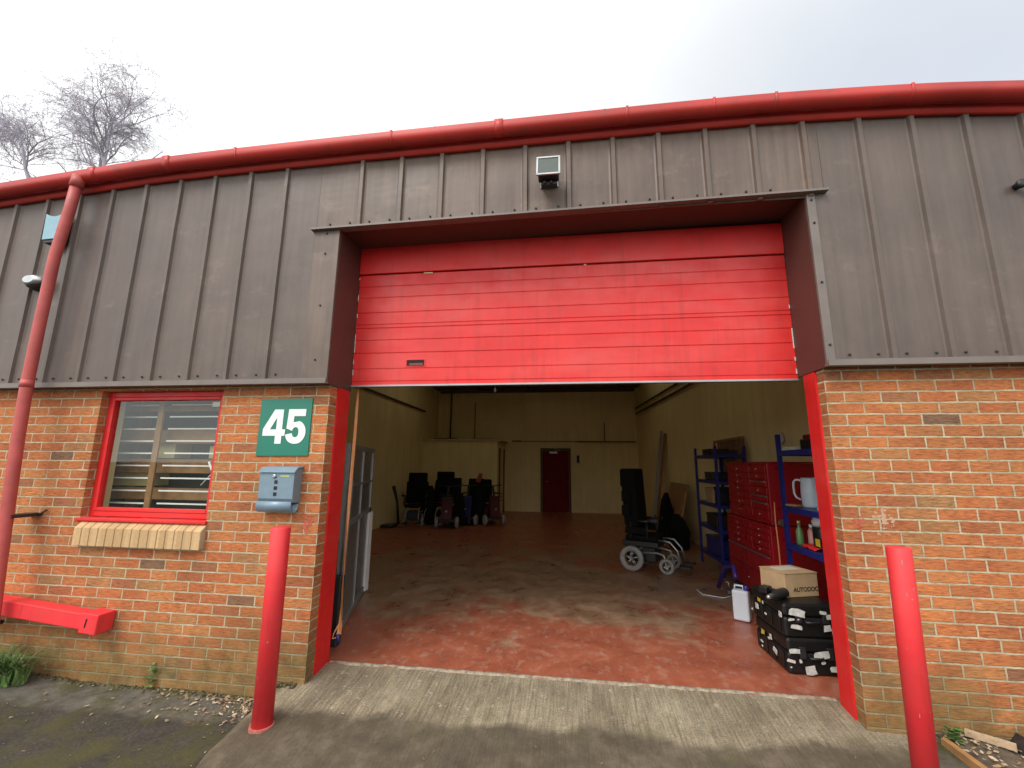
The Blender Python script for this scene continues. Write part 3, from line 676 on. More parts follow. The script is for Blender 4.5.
# ------------------------------------------------------------------ floor inside
struct(build(MB().box((-2.66, .27, -.1), (4.75, 11.45, .0)), 'floor', 'floor'))
mb = MB()
def rough_strip(x0, x1, y0, y1, z0, n=90):
    A = []; 
    for i in range(n+1):
        x = x0+(x1-x0)*i/n; j = .012*noise.noise(Vector((x*7, 0, 0)))
        A.append([mb.bm.verts.new((x, y0+j, z0-.012)), mb.bm.verts.new((x, y0+.01+j, z0)), mb.bm.verts.new((x, y1+j*.5, z0+.002)), mb.bm.verts.new((x, y1+.008, z0-.01))])
    for P_, Q in zip(A, A[1:]):
        for k in range(3): mb.bm.faces.new((P_[k], P_[k+1], Q[k+1], Q[k])).smooth = True
rough_strip(.03, W-.02, .262, .292, .004)
struct(build(mb, 'threshold', flat('pale_threshold_concrete', (.29, .23, .165), .9, var=.6, scale=22, bmp=.5)))

# ------------------------------------------------------------------ things on the facade
# number sign
sg = empty('number_sign', (-.353, 0, 1.78), 'green square sign with white number 45 on the brick pier', 'sign')
build(MB().prism([(-.573, 1.548), (-.132, 1.552), (-.132, 2.004), (-.573, 2.002)], 1, -.0105, -.0005), 'sign_panel', 'green', sg, .002)
four = [(.11, 0), (.11, .062), (0, .062), (0, .115), (.088, .27), (.164, .27), (.164, .112), (.190, .112), (.190, .062), (.164, .062), (.164, 0)]
four_h = [(.113, .112), (.113, .205), (.060, .112)]
def arc(cx, cy, rx, ry, a0, a1, n=14): return [(cx+rx*math.cos(math.radians(a0+(a1-a0)*i/n)), cy+ry*math.sin(math.radians(a0+(a1-a0)*i/n))) for i in range(n+1)]
five = [(.158, .27), (.158, .215), (.062, .215), (.060, .165)] + arc(.090, .088, .078, .090, 75, -90, 18)[0:] + arc(.080, .070, .080, .072, -95, -180, 8) + [(.054, .080)] + arc(.082, .078, .027, .030, 180, 360, 10) + arc(.082, .098, .027, .030, 0, 180, 10) + [(.004, .118), (.012, .27)]
mwS = Matrix.Translation(Vector((-.532, -.0125, 1.645)) - Vector((-.353, 0, 1.78))) @ Matrix.Rotation(math.pi/2, 4, 'X')
curve_mesh('numeral_four', [four, four_h], 'white', .001, sg, mwS)
mwS = Matrix.Translation(Vector((-.335, -.0125, 1.647)) - Vector((-.353, 0, 1.78))) @ Matrix.Rotation(math.pi/2, 4, 'X')
curve_mesh('numeral_five', [five], 'white', .001, sg, mwS)
# mailbox
mbx = empty('mailbox', (-.30, 0, 1.12), 'blue grey steel mailbox below the number sign', 'mailbox')
body = MB(); body.prism([(-.001, 1.205), (-.085, 1.205), (-.100, 1.235), (-.100, 1.425), (-.070, 1.452), (-.001, 1.462)], 0, -.448, -.165)
build(body, 'mailbox_body', 'steel_blue', mbx, .004)
lid = MB(); lid.prism([(-.001, 1.4640), (-.070, 1.4545), (-.104, 1.424), (-.112, 1.424), (-.112, 1.433), (-.072, 1.466), (-.001, 1.474)], 0, -.456, -.157); build(lid, 'lid', 'steel_blue', mbx, .002)
t = []
for k in range(11):
    a = math.radians(-190+200*k/10); t.append((-.062+.055*math.cos(a), 1.172+.052*math.sin(a)))
roll_o = [(-.102, 1.215)] + [(-.054-.048*math.cos(math.radians(q)), 1.178-.046*math.sin(math.radians(q))) for q in range(0, 200, 18)]
roll_i = [(-.062-.052*math.cos(math.radians(q)), 1.168-.052*math.sin(math.radians(q))) for q in range(180, -18, -18)] + [(-.1045, 1.212)]
pr = MB(); A = [pr.bm.verts.new((-.455, y, z)) for y, z in roll_o]; B = [pr.bm.verts.new((-.170, y, z)) for y, z in roll_o]
for i in range(len(roll_o)-1): pr.bm.faces.new((A[i], A[i+1], B[i+1], B[i])).smooth = True
ro = build(pr, 'newspaper_roll', 'steel_blue', mbx); sm = ro.modifiers.new('solid', 'SOLIDIFY'); sm.thickness = .003
mb = MB()
for z in (1.356, 1.312, 1.268): mb.box((-.322, -.1022, z-.013), (-.296, -.1002, z+.013))
build(mb, 'viewing_hole', 'black', mbx)
build(MB().lathe([(.017, 0), (.017, -.006), (.010, -.012)], (-.325, -.101, 1.400), 1, 20), 'lock', 'steel', mbx)
build(MB().box((-.275, -.1025, 1.394), (-.205, -.1005, 1.406)), 'label_strip', flat('yellow_green_print', (.40, .48, .16), .5), mbx)
# floodlight
fl = empty('floodlight', (1.75, -.08, 3.58), 'square grey floodlight with sensor on the cladding above the door', 'floodlight')
rot = RX(math.radians(-14)); pv = (1.75, -.2, 3.70)
build(MB().box((1.672, -.25, 3.625), (1.828, -.17, 3.795), rot, pv), 'lamp_housing', 'dark', fl, .01)
fm = MB()
for a, b_ in (((1.660, -.262, 3.612), (1.840, -.2505, 3.628)), ((1.660, -.262, 3.786), (1.840, -.2505, 3.802)), ((1.660, -.262, 3.6285), (1.674, -.2505, 3.7855)), ((1.826, -.262, 3.6285), (1.840, -.2505, 3.7855))): fm.box(a, b_, rot, pv)
build(fm, 'lamp_rim', 'alu', fl, .002)
build(MB().box((1.6745, -.257, 3.629), (1.8255, -.2515, 3.785), rot, pv), 'lamp_glass', 'glass_lamp', fl)
mb = MB(); mb.box((1.690, -.215, 3.588), (1.815, -.16, 3.612)); mb.lathe([(.014, 0), (.012, -.015), (.006, -.02)], (1.72, -.215, 3.600), 1, 12).lathe([(.012, 0), (.010, -.015), (.006, -.02)], (1.77, -.215, 3.600), 1, 12); build(mb, 'motion_sensor', 'dark', fl, .003)
mb = MB(); mb.box((1.69, -.17, 3.66), (1.70, -.07, 3.68)).box((1.80, -.17, 3.66), (1.81, -.07, 3.68)).box((1.68, -.078, 3.66), (1.82, -.067, 3.74)); build(mb, 'bracket', 'steel', fl)
# alarm box
al = empty('alarm_box', (-2.72, -.07, 3.40), 'pale blue alarm box on the cladding behind the downpipe', 'alarm box')
ab = MB()
top = [(-2.815+.195*i/8, 3.705-.030*math.sin(math.pi*i/8)) for i in range(9)]
ab.prism([(-2.805, 3.45), (-2.63, 3.455)] + list(reversed([(x, z) for x, z in top])), 1, -.165, -.1)
build(ab, 'alarm_cover', 'teal_box', al, .004)
build(MB().prism([(-2.795, 3.425), (-2.64, 3.425), (-2.64, 3.4485), (-2.795, 3.4485)], 1, -.155, -.07).prism([(-2.795, 3.4487), (-2.64, 3.4487), (-2.64, 3.66), (-2.795, 3.66)], 1, -.0985, -.07), 'back_plate', 'dark', al)
build(MB().lathe([(.02, -.03), (.02, 0)], (-2.74, -.10, 3.415), 2, 12), 'cable_gland', 'dark', al)
# bulkhead sensor
cs = empty('security_lamp', (-2.80, -.07, 3.02), 'small dark oval security lamp on the cladding below the alarm box', 'security lamp')
build(MB().lathe([(.01, -.11), (.05, -.105), (.085, -.08), (.1, -.04), (.1, 0)], (-2.82, -.065, 3.05), 1, 24, squash=(1, .62)), 'lamp_dome', 'dark', cs)
build(MB().lathe([(.06, -.118), (.088, -.095), (.104, -.06), (.104, -.045)], (-2.825, -.068, 3.066), 1, 24, squash=(.95, .55)), 'lamp_cap', 'steel', cs)
# small valve on the far right of the cladding
kb = MB(); kb.lathe([(.022, 0), (.022, -.03), (.03, -.032), (.03, -.05), (.012, -.055)], (4.935, -.066, 3.405), 1, 14)
kb.tube([(4.935, -.1, 3.405), (5.02, -.1, 3.36), (5.05, -.08, 3.2)], .008, 6)
tag(build(kb, 'cable_outlet', 'dark'), 'small dark cable outlet on the right stretch of cladding', 'cable outlet')
# bollards
def bollard(x, y, zb, zt, r, label, lean=0.0):
    e = empty('bollard', (x, y, zb), label, 'bollard', 'red bollards beside the shutter door')
    p = MB(); p.lathe([(r, 0), (r, zt-zb-.006), (r-.004, zt-zb), (.002, zt-zb+.001)], (0, 0, 0), 2, 32)
    p.bm.transform(Matrix.Rotation(lean, 4, 'Y')); build(p, 'post', 'red_post', e, local=True)
    q = MB(); pts = []
    for k in range(26):
        a = 2*math.pi*k/26; rr = (r+.012)*(1+.35*max(0, noise.noise(Vector((math.cos(a)*1.4, math.sin(a)*1.4, x)))))
        pts.append((rr*math.cos(a), rr*math.sin(a)))
    q.prism(pts, 2, -.02, .0045); build(q, 'paint_ring', flat('pink_paint_splash', (.42, .13, .10), .9, var=.3, scale=25), e, local=True)
    rnd = random.Random(int(x*100)); H_ = zt-zb
    for k in range(9 if x > 1 else 4):
        c = MB(); a = rnd.uniform(-2.2, -1.0); z = H_*(rnd.uniform(.80, .97) if k < 3 and x > 1 else rnd.uniform(.05, .9)); sw, sh_ = rnd.uniform(.02, .10), rnd.uniform(.004, .014)
        if k > 4: sw, sh_ = sw*1.6, .0025
        c.bm.faces.new([c.bm.verts.new(Matrix.Rotation(lean, 3, 'Y') @ Vector(((r+.0006)*math.cos(a+sw*ca), (r+.0006)*math.sin(a+sw*ca), z+sh_*sa*rnd.uniform(.6, 1.3)))) for ca, sa in ((-1, -.3), (-.4, -1), (.5, -.8), (1, 0), (.6, .9), (-.3, 1))])
        build(c, 'paint_chip', chip if k < 5 else chip2, e, local=True)
    return e
chip = flat('bare_grey_chip', (.26, .22, .21), .8, var=.3, scale=40); chip2 = flat('pale_scratch', (.75, .25, .24), .7)
bollard(-.017, -.40, ramp_z(-.4)+.002, 1.08, .060, 'left red bollard standing in front of the mailbox pier', -.006)
bollard(3.545, -.55, ramp_z(-.55)+.002, 1.10, .053, 'right red bollard with chipped paint before the right brick pier', .022)
# barrier bar
br_ = empty('barrier_bar', (-2.4, -.12, .2), 'red square steel barrier bar fixed along the foot of the left brick wall', 'barrier')
rr = RY(math.radians(4.7)); pv = (-1.745, -.1, .32)
build(MB().box((-4.6, -.125, .264), (-1.746, -.02, .374), rr, pv), 'bar', 'red_post', br_, .006)
build(MB().box((-1.745, -.135, .240), (-1.60, -.004, .380), rr, (-1.67, -.1, .31)), 'end_bracket', 'red_post', br_, .006)
build(MB().box((-1.700, -.1368, .285), (-1.688, -.1348, .345), RY(math.radians(10)), None), 'bolt_slot', 'black', br_)
build(MB().box((-3.9, -.019, .36), (-3.7, -.002, .48)).tube([(-2.8, -.07, .20), (-2.52, -.07, .26)], .016, 8), 'wall_bracket', 'dark', br_)

# ------------------------------------------------------------------ litter and plants
def leaves(n, fx, fy, zfun, s0=.008, s1=.028):
    mb = MB()
    for i in range(n):
        x, y = fx(), fy(); s = random.uniform(s0, s1); z = zfun(x, y)+.004+random.random()*.008
        a = random.uniform(0, 6.28); R3 = (Matrix.Rotation(a, 3, 'Z') @ Matrix.Rotation(random.uniform(-.5, .5), 3, 'X') @ Matrix.Rotation(random.uniform(-.5, .5), 3, 'Y'))
        pts = [(-s, 0, 0), (-.3*s, .45*s, .2*s), (.5*s, .35*s, .1*s), (s, 0, .25*s), (.4*s, -.4*s, 0), (-.4*s, -.45*s, .15*s)]
        if z: mb.bm.faces.new([mb.bm.verts.new(R3 @ Vector(p)+Vector((x, y, z))) for p in pts])
    return mb
def gz_(x, y):
    if -.2 < x < 3.85: return ramp_z(y)+.005
    return near_ground(x, y)
L1 = leaves(270, lambda: -.16-abs(random.gauss(0, .40)), lambda: -.03-abs(random.gauss(0, .15)), gz_, .005, .020)
stuff(build(L1, 'leaf_litter', 'leaf'), 'pale dry leaves scattered over the asphalt and against the brick wall', 'leaves')
o = stuff(build(leaves(130, lambda: random.uniform(-2.8, -.15), lambda: random.uniform(-1.3, -.02), gz_, .005, .014), 'leaf_litter', 'leaf'), 'few small leaves strewn over the mossy asphalt', 'leaves')
stuff(build(leaves(60, lambda: random.uniform(-.1, 3.7), lambda: random.uniform(-.9, .2), gz_, .003, .011), 'leaf_litter', 'leaf'), 'tiny leaf fragments strewn over the concrete ramp', 'leaves')
stuff(build(leaves(190, lambda: random.uniform(3.98, 4.5), lambda: random.uniform(-.5, -.01), lambda x, y: -.012, .006, .022), 'leaf_litter', 'leaf'), 'heap of dry leaves in the planting strip right of the ramp', 'leaves')
def tuft(cx, cy, cz, n, h, spread, lean=.5, w=.006):
    mb = MB()
    for i in range(n):
        a = random.uniform(0, 6.28); r = spread*random.random(); b0 = Vector((cx+r*math.cos(a), cy+.4*r*math.sin(a), cz)); a2 = random.uniform(0, 6.28)
        d = Vector((math.cos(a2), math.sin(a2)*.6, 0)); H = h*random.uniform(.5, 1); side = Vector((-d.y, d.x, 0)).normalized()*w*random.uniform(.6, 1.2)
        p = [b0 + d*lean*H*t*t + Vector((0, 0, H*(t-.35*t*t*lean))) for t in (0, .4, .75, 1)]
        for k in range(3):
            s0, s1 = 1-.3*k, 1-.3*(k+1) if k < 2 else .05
            mb.bm.faces.new([mb.bm.verts.new(q) for q in (p[k]-side*s0, p[k]+side*s0, p[k+1]+side*s1, p[k+1]-side*s1)])
    return mb
tag(build(tuft(-2.30, -.16, -.11, 260, .34, .20, .95, .008), 'grass_tuft', 'green_leaf'), 'green grass tuft growing at the wall foot below the barrier bar', 'grass tuft')
def weed(cx, cy, cz, h, n, s):
    mb = MB(); mb.tube([(cx, cy, cz), (cx+.01, cy-.005, cz+h*.6), (cx-.006, cy-.01, cz+h)], .003, 5)
    for i in range(n):
        z = cz+h*random.uniform(.1, 1); a = random.uniform(0, 6.28); d = Vector((math.cos(a), math.sin(a)*.8-.2, random.uniform(-.1, .5))).normalized(); q = d.cross(Vector((0, 0, 1))).normalized()*s*.3
        c = Vector((cx, cy-.005, z)); L_ = s*random.uniform(.6, 1.2)
        mb.bm.faces.new([mb.bm.verts.new(v) for v in (c, c+d*L_*.5+q, c+d*L_, c+d*L_*.5-q)])
    return mb
tag(build(weed(-1.19, -.025, -.135, .17, 22, .045), 'weed', 'green_leaf'), 'small green weed growing from the wall foot below the window', 'weed')
tag(build(weed(4.02, -.07, -.02, .07, 34, .05), 'weed', 'green_leaf'), 'small leafy weed in the planting strip right of the ramp', 'weed')
mb = MB()
for i in range(420):
    x = -2.6+2.55*random.random()**.6; y = -.004-abs(random.gauss(0, .022)); rr_ = random.uniform(.006, .018)
    mb.lathe([(rr_, -.01), (rr_*.8, rr_*.3), (rr_*.3, rr_*.55)], (x, y, gz_(x, y)), 2, 6)
stuff(build(mb, 'moss', leafmat('wall_foot_moss', [(.02, .02, .008), (.05, .045, .015), (.09, .075, .02), (.10, .07, .035)])), 'dark moss and grit gathered along the foot of the left wall', 'moss')
# planting strip on the right
struct(build(grid_sheet(3.97, 5.2, -1.2, -.001, 30, 24, lambda x, y: -.02+.02*noise.noise(Vector((x*8, y*8, 2)))), 'planting_strip', 'soil'))
tag(build(MB().box((3.935, -1.2, -.06), (3.968, -.10, .008), None), 'edging_board', 'wood_orange'), 'narrow orange brown timber edging along the planting strip', 'edging board')
fb = MB(); fb.box((4.10, -.10, -.005), (4.30, -.055, .02), RZ(math.radians(-38))); tag(build(fb, 'timber_offcut', flat('pale_weathered_timber', (.42, .30, .19), .9, var=.3, scale=30)), 'pale weathered timber offcut lying in the planting strip', 'timber offcut')
pb = MB()
vs = [[pb.bm.verts.new((4.28+.5*i/8, -.32+.3*j/6, .005+.05*noise.noise(Vector((i*.8, j*.8, 5)))+(.03 if 0 < i < 8 and 0 < j < 6 else -.03))) for j in range(7)] for i in range(9)]
for i in range(8):
    for j in range(6): pb.bm.faces.new((vs[i][j], vs[i+1][j], vs[i+1][j+1], vs[i][j+1])).smooth = True
tag(build(pb, 'plastic_sheet', flat('wet_black_plastic_film', (.02, .022, .026), .2)), 'crumpled dark plastic sheet lying at the foot of the right wall', 'plastic sheet')

# ------------------------------------------------------------------ inside: left of the door
# grey glazed screen standing inside the left jamb, running from the jamb back along the wall
sc = empty('glazed_screen', (-.30, 1.2, 0), 'grey framed glazed screen standing just inside the left jamb', 'screen', rz=0)
a0, a1 = Vector((-.135, .62, 0)), Vector((-.60, 2.12, 0)); dr = (a1-a0); Ls = dr.length; ang = math.atan2(dr.y, dr.x)
sc.matrix_world = Matrix.Translation(a0) @ Matrix.Rotation(ang, 4, 'Z')
H = 1.68
fr = MB(); fr.box((0, -.02, .02), (.05, .02, H)).box((Ls-.05, -.02, .02), (Ls, .02, H)).box((.05, -.02, .02), (Ls-.05, .02, .08)).box((.05, -.02, H-.05), (Ls-.05, .02, H)).box((Ls*.52, -.018, .08), (Ls*.52+.03, .018, H-.05))
build(fr, 'screen_frame', 'alu', sc, local=True)
fr = MB(); fr.box((.05, -.025, .92), (Ls*.52, .025, .97)).box((Ls*.52+.03, -.025, .92), (Ls-.05, .025, .97)).box((.05, -.02, 1.28), (Ls*.52, .02, 1.30)).box((Ls*.52+.03, -.02, 1.28), (Ls-.05, .02, 1.30)); build(fr, 'cross_rail', 'alu', sc, local=True)
build(MB().box((.05, -.004, .08), (Ls-.05, .004, H-.05)), 'screen_glass', flat('dusty_grey_panel', (.13, .125, .115), .3, var=.2, scale=4), sc, local=True)
wb = empty('white_radiator', (-.56, 2.15, 0), 'pale upright panel edge beside the glazed screen', 'panel')
build(MB().box((-.575, 2.00, .02), (-.535, 2.10, .92)), 'panel_body', 'white', wb, .006)
build(MB().tube([(-.55, 2.04, .86), (-.55, 2.04, .93), (-.53, 2.01, .97)], .012, 8), 'panel_hook', 'black', wb)
wb.name = 'white_panel'
gp = MB(); gp.tube([(-.10, .60, .10), (-.085, .62, 1.35)], .022, 12); tag(build(gp, 'metal_pole', 'steel'), 'upright grey metal pole leaning behind the left red jamb', 'pole')
db = MB(); db.box((-.16, .52, 0), (-.06, .60, .55)); tag(build(db, 'floor_bracket', 'dark', None, .01), 'dark steel block on the floor behind the left jamb', 'bracket')
# orange strap hanging from the shutter
st = empty('pull_strap', (.03, .37, .05), 'orange webbing pull strap hanging from the left end of the shutter', 'strap')
pts = [(.044, 2.147), (.044, 1.9), (.042, 1.6), (.038, 1.2), (.036, .9), (.037, .6), (.042, .35), (.042, .22), (.036, .16)]
sm_ = MB(); rowz = []
for i, (x, z) in enumerate(pts):
    tw = .75*math.sin(i*.9); rowz.append([sm_.bm.verts.new((x-(.006+.0012*i)*math.cos(tw), .37-.018*math.sin(tw), z)), sm_.bm.verts.new((x+(.010+.0012*i)*math.cos(tw), .37+.018*math.sin(tw), z))])
for A, B in zip(rowz, rowz[1:]): sm_.bm.faces.new((A[0], A[1], B[1], B[0]))
so = build(sm_, 'webbing', 'orange', st); q = so.modifiers.new('s', 'SOLIDIFY'); q.thickness = .002
lp = MB(); lp.tube([(.035, .37, .24), (.0, .36, .17), (-.01, .36, .13), (.025, .37, .14)], .006, 6); build(lp, 'strap_loop', 'orange', st)
build(MB().tube([(.028, .37, .165), (.040, .37, .10)], .014, 10), 'strap_grip', 'dark_blue', st)

# ------------------------------------------------------------------ shelves, chests
def shelf_unit(name, x0, x1, y0, y1, h, levels, label):
    e = empty(name, ((x0+x1)/2, (y0+y1)/2, 0), label, 'shelving unit', 'blue boltless steel shelving units')
    for x in (x0, x1-.035):
        for y in (y0, y1-.035):
            build(MB().prism([(x, y), (x+.035, y), (x+.035, y+.035), (x, y+.035)], 2, 0, h), 'post', 'blue', e)
    for z in levels:
        s = MB(); s.box((x0+.036, y0+.001, z-.05), (x1-.036, y0+.012, z)).box((x0+.036, y1-.012, z-.05), (x1-.036, y1-.001, z)).box((x0+.001, y0+.036, z-.05), (x0+.012, y1-.036, z)).box((x1-.012, y0+.036, z-.05), (x1-.001, y1-.036, z)).box((x0+.012, y0+.012, z-.012), (x1-.012, y1-.012, z-.002))
        build(s, 'shelf_board', 'blue', e)
    return e
shelf_unit('shelving_unit', 3.90, 4.32, .50, 1.47, 1.82, (.25, .80, 1.14, 1.66), 'blue steel shelving with a jug and bottles, nearest the right jamb')
shelf_unit('shelving_unit', 3.95, 4.38, 3.52, 4.58, 1.80, (.22, .62, .96, 1.30, 1.68), 'dim blue steel shelving with cases beyond the red tool chest')
tc_ = empty('tool_chest', (4.2, 2.4, 0), 'tall red tool chest of many drawers between the two blue shelving units', 'tool chest')
Y0, Y1 = 1.84, 3.03
build(MB().box((3.92, Y0-.02, .12), (4.46, Y1+.06, .90)), 'lower_cabinet', 'chest_red', tc_, .006)
build(MB().box((3.95, Y0, .905), (4.46, Y1, 1.545)), 'upper_cabinet', 'chest_red', tc_, .006)
build(MB().box((3.945, Y0-.003, 1.548), (4.465, Y1+.003, 1.56)), 'chest_lid', 'chest_red', tc_, .003)
def drawer(x, ya, yb, za, zb, long=None):
    d = build(MB().box((x-.014, ya, za), (x-.0005, yb, zb)), 'drawer', 'chest_red', tc_, .003)
    if long: build(MB().box((x-.028, ya+.02, zb-.022), (x-.0145, yb-.02, zb-.008)), 'drawer_handle', 'steel', d)
    else:
        build(MB().lathe([(.008, 0), (.010, -.012), (.002, -.014)], (x-.0145, (ya+yb)/2, (za+zb)/2), 0, 10), 'drawer_knob', 'steel', d)
ym = Y0+.44
zz = [.95, 1.05, 1.14, 1.215, 1.29, 1.365, 1.44, 1.52]
for i, (a, b_) in enumerate(zip(zz, zz[1:])):
    drawer(3.95, ym+.02, Y1-.03, a+.006, b_-.006, False)
    drawer(3.95, Y0+.03, ym, a+.006, b_-.006, i in (1, 2, 4))
zz = [.60, .67, .74, .81, .87]
for i, (a, b_) in enumerate(zip(zz, zz[1:])):
    drawer(3.92, ym+.02, Y1+.03, a+.006, b_-.006, False); drawer(3.92, Y0+.01, ym, a+.006, b_-.006, False)
drawer(3.92, Y0+.01, Y1+.03, .38, .59, True); drawer(3.92, Y0+.01, Y1+.03, .15, .37, False)
build(MB().lathe([(.035, 0), (.035, .03), (.03, .04)], (4.03, Y0-.062, .94), 1, 16), 'side_lock', 'steel', tc_)
for y in (Y0+.05, Y1): 
    for x in (3.98, 4.40):
        c = build(MB().lathe([(.05, -.015), (.05, .015)], (x, y, .052), 1, 16), 'caster', 'rubber_dark', tc_)
        build(MB().box((x-.03, y-.025, .06), (x+.03, y+.025, .118)), 'caster_fork', 'dark', c)
# orange lead draped down the chest side
tag(build(MB().tube([(3.90, 1.62, 1.16), (3.885, 1.60, 1.0), (3.89, 1.60, .8), (3.90, 1.62, .6), (3.89, 1.62, .35)], .007, 8), 'extension_lead', 'orange'), 'thin orange lead hanging beside the red tool chest', 'cable')
# things on the near shelf
kt = empty('measuring_jug', (4.07, 1.30, 1.14), 'pale blue grey plastic jug on the middle shelf', 'jug')
build(MB().lathe([(.078, 0), (.085, .02), (.088, .14), (.080, .26), (.074, .27), (.070, .255)], (4.09, 1.28, 1.141), 2, 24), 'jug_body', 'kettle', kt)
build(MB().tube([(4.035, 1.32, 1.375), (4.01, 1.34, 1.388), (3.992, 1.355, 1.385), (3.980, 1.365, 1.365), (3.978, 1.37, 1.32), (3.980, 1.37, 1.26), (3.99, 1.36, 1.225), (4.02, 1.34, 1.205)], .010, 10), 'jug_handle', 'kettle', kt)
bt = empty('bottle', (3.985, 1.30, .80), 'thin green bottle on the lower shelf beside the red cloth', 'bottle')
build(MB().lathe([(.028, 0), (.030, .02), (.030, .12), (.012, .16), (.012, .19)], (3.975, 1.34, .801), 2, 16), 'bottle_body', 'green_glass', bt)
build(MB().lathe([(.014, .191), (.014, .215)], (3.975, 1.34, .801), 2, 12), 'bottle_cap', 'cream_plastic', bt)
bt = empty('spray_bottle', (4.06, 1.22, .80), 'pink plastic bottle on the lower shelf, right of the green bottle', 'bottle')
build(MB().lathe([(.030, 0), (.033, .02), (.033, .13), (.015, .16)], (4.06, 1.30, .801), 2, 16), 'bottle_body', 'pink', bt)
build(MB().lathe([(.018, .161), (.018, .19)], (4.06, 1.30, .801), 2, 12), 'bottle_cap', 'white', bt)
tb = empty('black_tub', (4.08, 1.0, .80), 'black tub with a yellow label on the lower shelf', 'tub')
build(MB().lathe([(.08, 0), (.09, .01), (.092, .18), (.086, .19)], (4.06, 1.08, .801), 2, 24), 'tub_body', 'black', tb)
build(MB().box((3.965, 1.0, .84), (3.972, 1.06, .90)), 'tub_label', 'yellow', tb)
pbg = MB(); pbg.lathe([(.06, 0), (.075, .04), (.05, .10), (.02, .15), (.01, .17)], (4.05, 1.10, .993), 2, 12); tag(build(pbg, 'plastic_bag', 'translucent_white'), 'crumpled white plastic bag resting on the black tub', 'bag')
cl = MB(); vs = [[cl.bm.verts.new((3.93+.15*i/8, 1.02+.24*j/8, .805+.035*abs(noise.noise(Vector((i*.9, j*.9, 3))))+.02*math.sin(math.pi*i/8))) for j in range(9)] for i in range(9)]
for i in range(8):
    for j in range(8): cl.bm.faces.new((vs[i][j], vs[i+1][j], vs[i+1][j+1], vs[i][j+1])).smooth = True
co = tag(build(cl, 'red_cloth', 'red'), 'crumpled red cloth lying on the lower shelf', 'cloth'); q = co.modifiers.new('s', 'SOLIDIFY'); q.thickness = .004
tag(build(MB().box((3.93, 1.32, 1.141), (4.01, 1.44, 1.16), RZ(.3)), 'wood_block', 'wood_orange', None, .004), 'small tan wood block on the middle shelf beside the jug', 'wood block')
tag(build(MB().box((3.95, 1.26, 1.661), (4.09, 1.44, 1.695), RZ(.15)), 'foam_block', 'card_pale', None, .008), 'pale foam block on the top shelf', 'block')
tx = empty('tool_case', (4.15, 1.15, 1.66), 'dark tool case on the top shelf', 'case')
build(MB().box((4.0, .95, 1.661), (4.28, 1.22, 1.76)), 'case_body', 'black', tx, .012); build(MB().box((4.02, .97, 1.761), (4.26, 1.20, 1.80)), 'case_lid', 'dark_red', tx, .01)
# things on the far shelf (dim)
k = 0
for (z, y, w_, h_, d_, mt, nm, lb) in ((1.681, 3.7, .22, .06, .3, 'dark', 'case', 'flat dark case on the top of the far blue shelving'), (1.681, 4.1, .3, .09, .3, 'black', 'case', 'black case in the middle of the far shelving top'), (1.301, 4.0, .4, .12, .3, 'dark', 'case', 'dark case on the second shelf of the far shelving'), (.961, 4.05, .35, .22, .32, 'card', 'cardboard_box', 'cardboard box on the middle shelf of the far shelving'), (.961, 3.68, .2, .25, .3, 'black', 'case', 'black case beside the cardboard box on the far shelving'), (.621, 4.0, .5, .18, .32, 'dark', 'crate', 'dark crate on the lower shelf of the far shelving'), (.221, 4.0, .7, .24, .34, 'dark_blue', 'crate', 'blue crate on the bottom shelf of the far shelving')):
    e = empty(nm, (4.15, y, z), lb, 'box' if 'box' in nm else nm)
    build(MB().box((3.99, y-w_/2, z), (3.99+d_, y+w_/2, z+h_*.8)), 'case_body', mt, e, .008)
    build(MB().box((3.985, y-w_/2-.004, z+h_*.8+.001), (3.995+d_, y+w_/2+.004, z+h_)), 'case_lid', mt, e, .004)
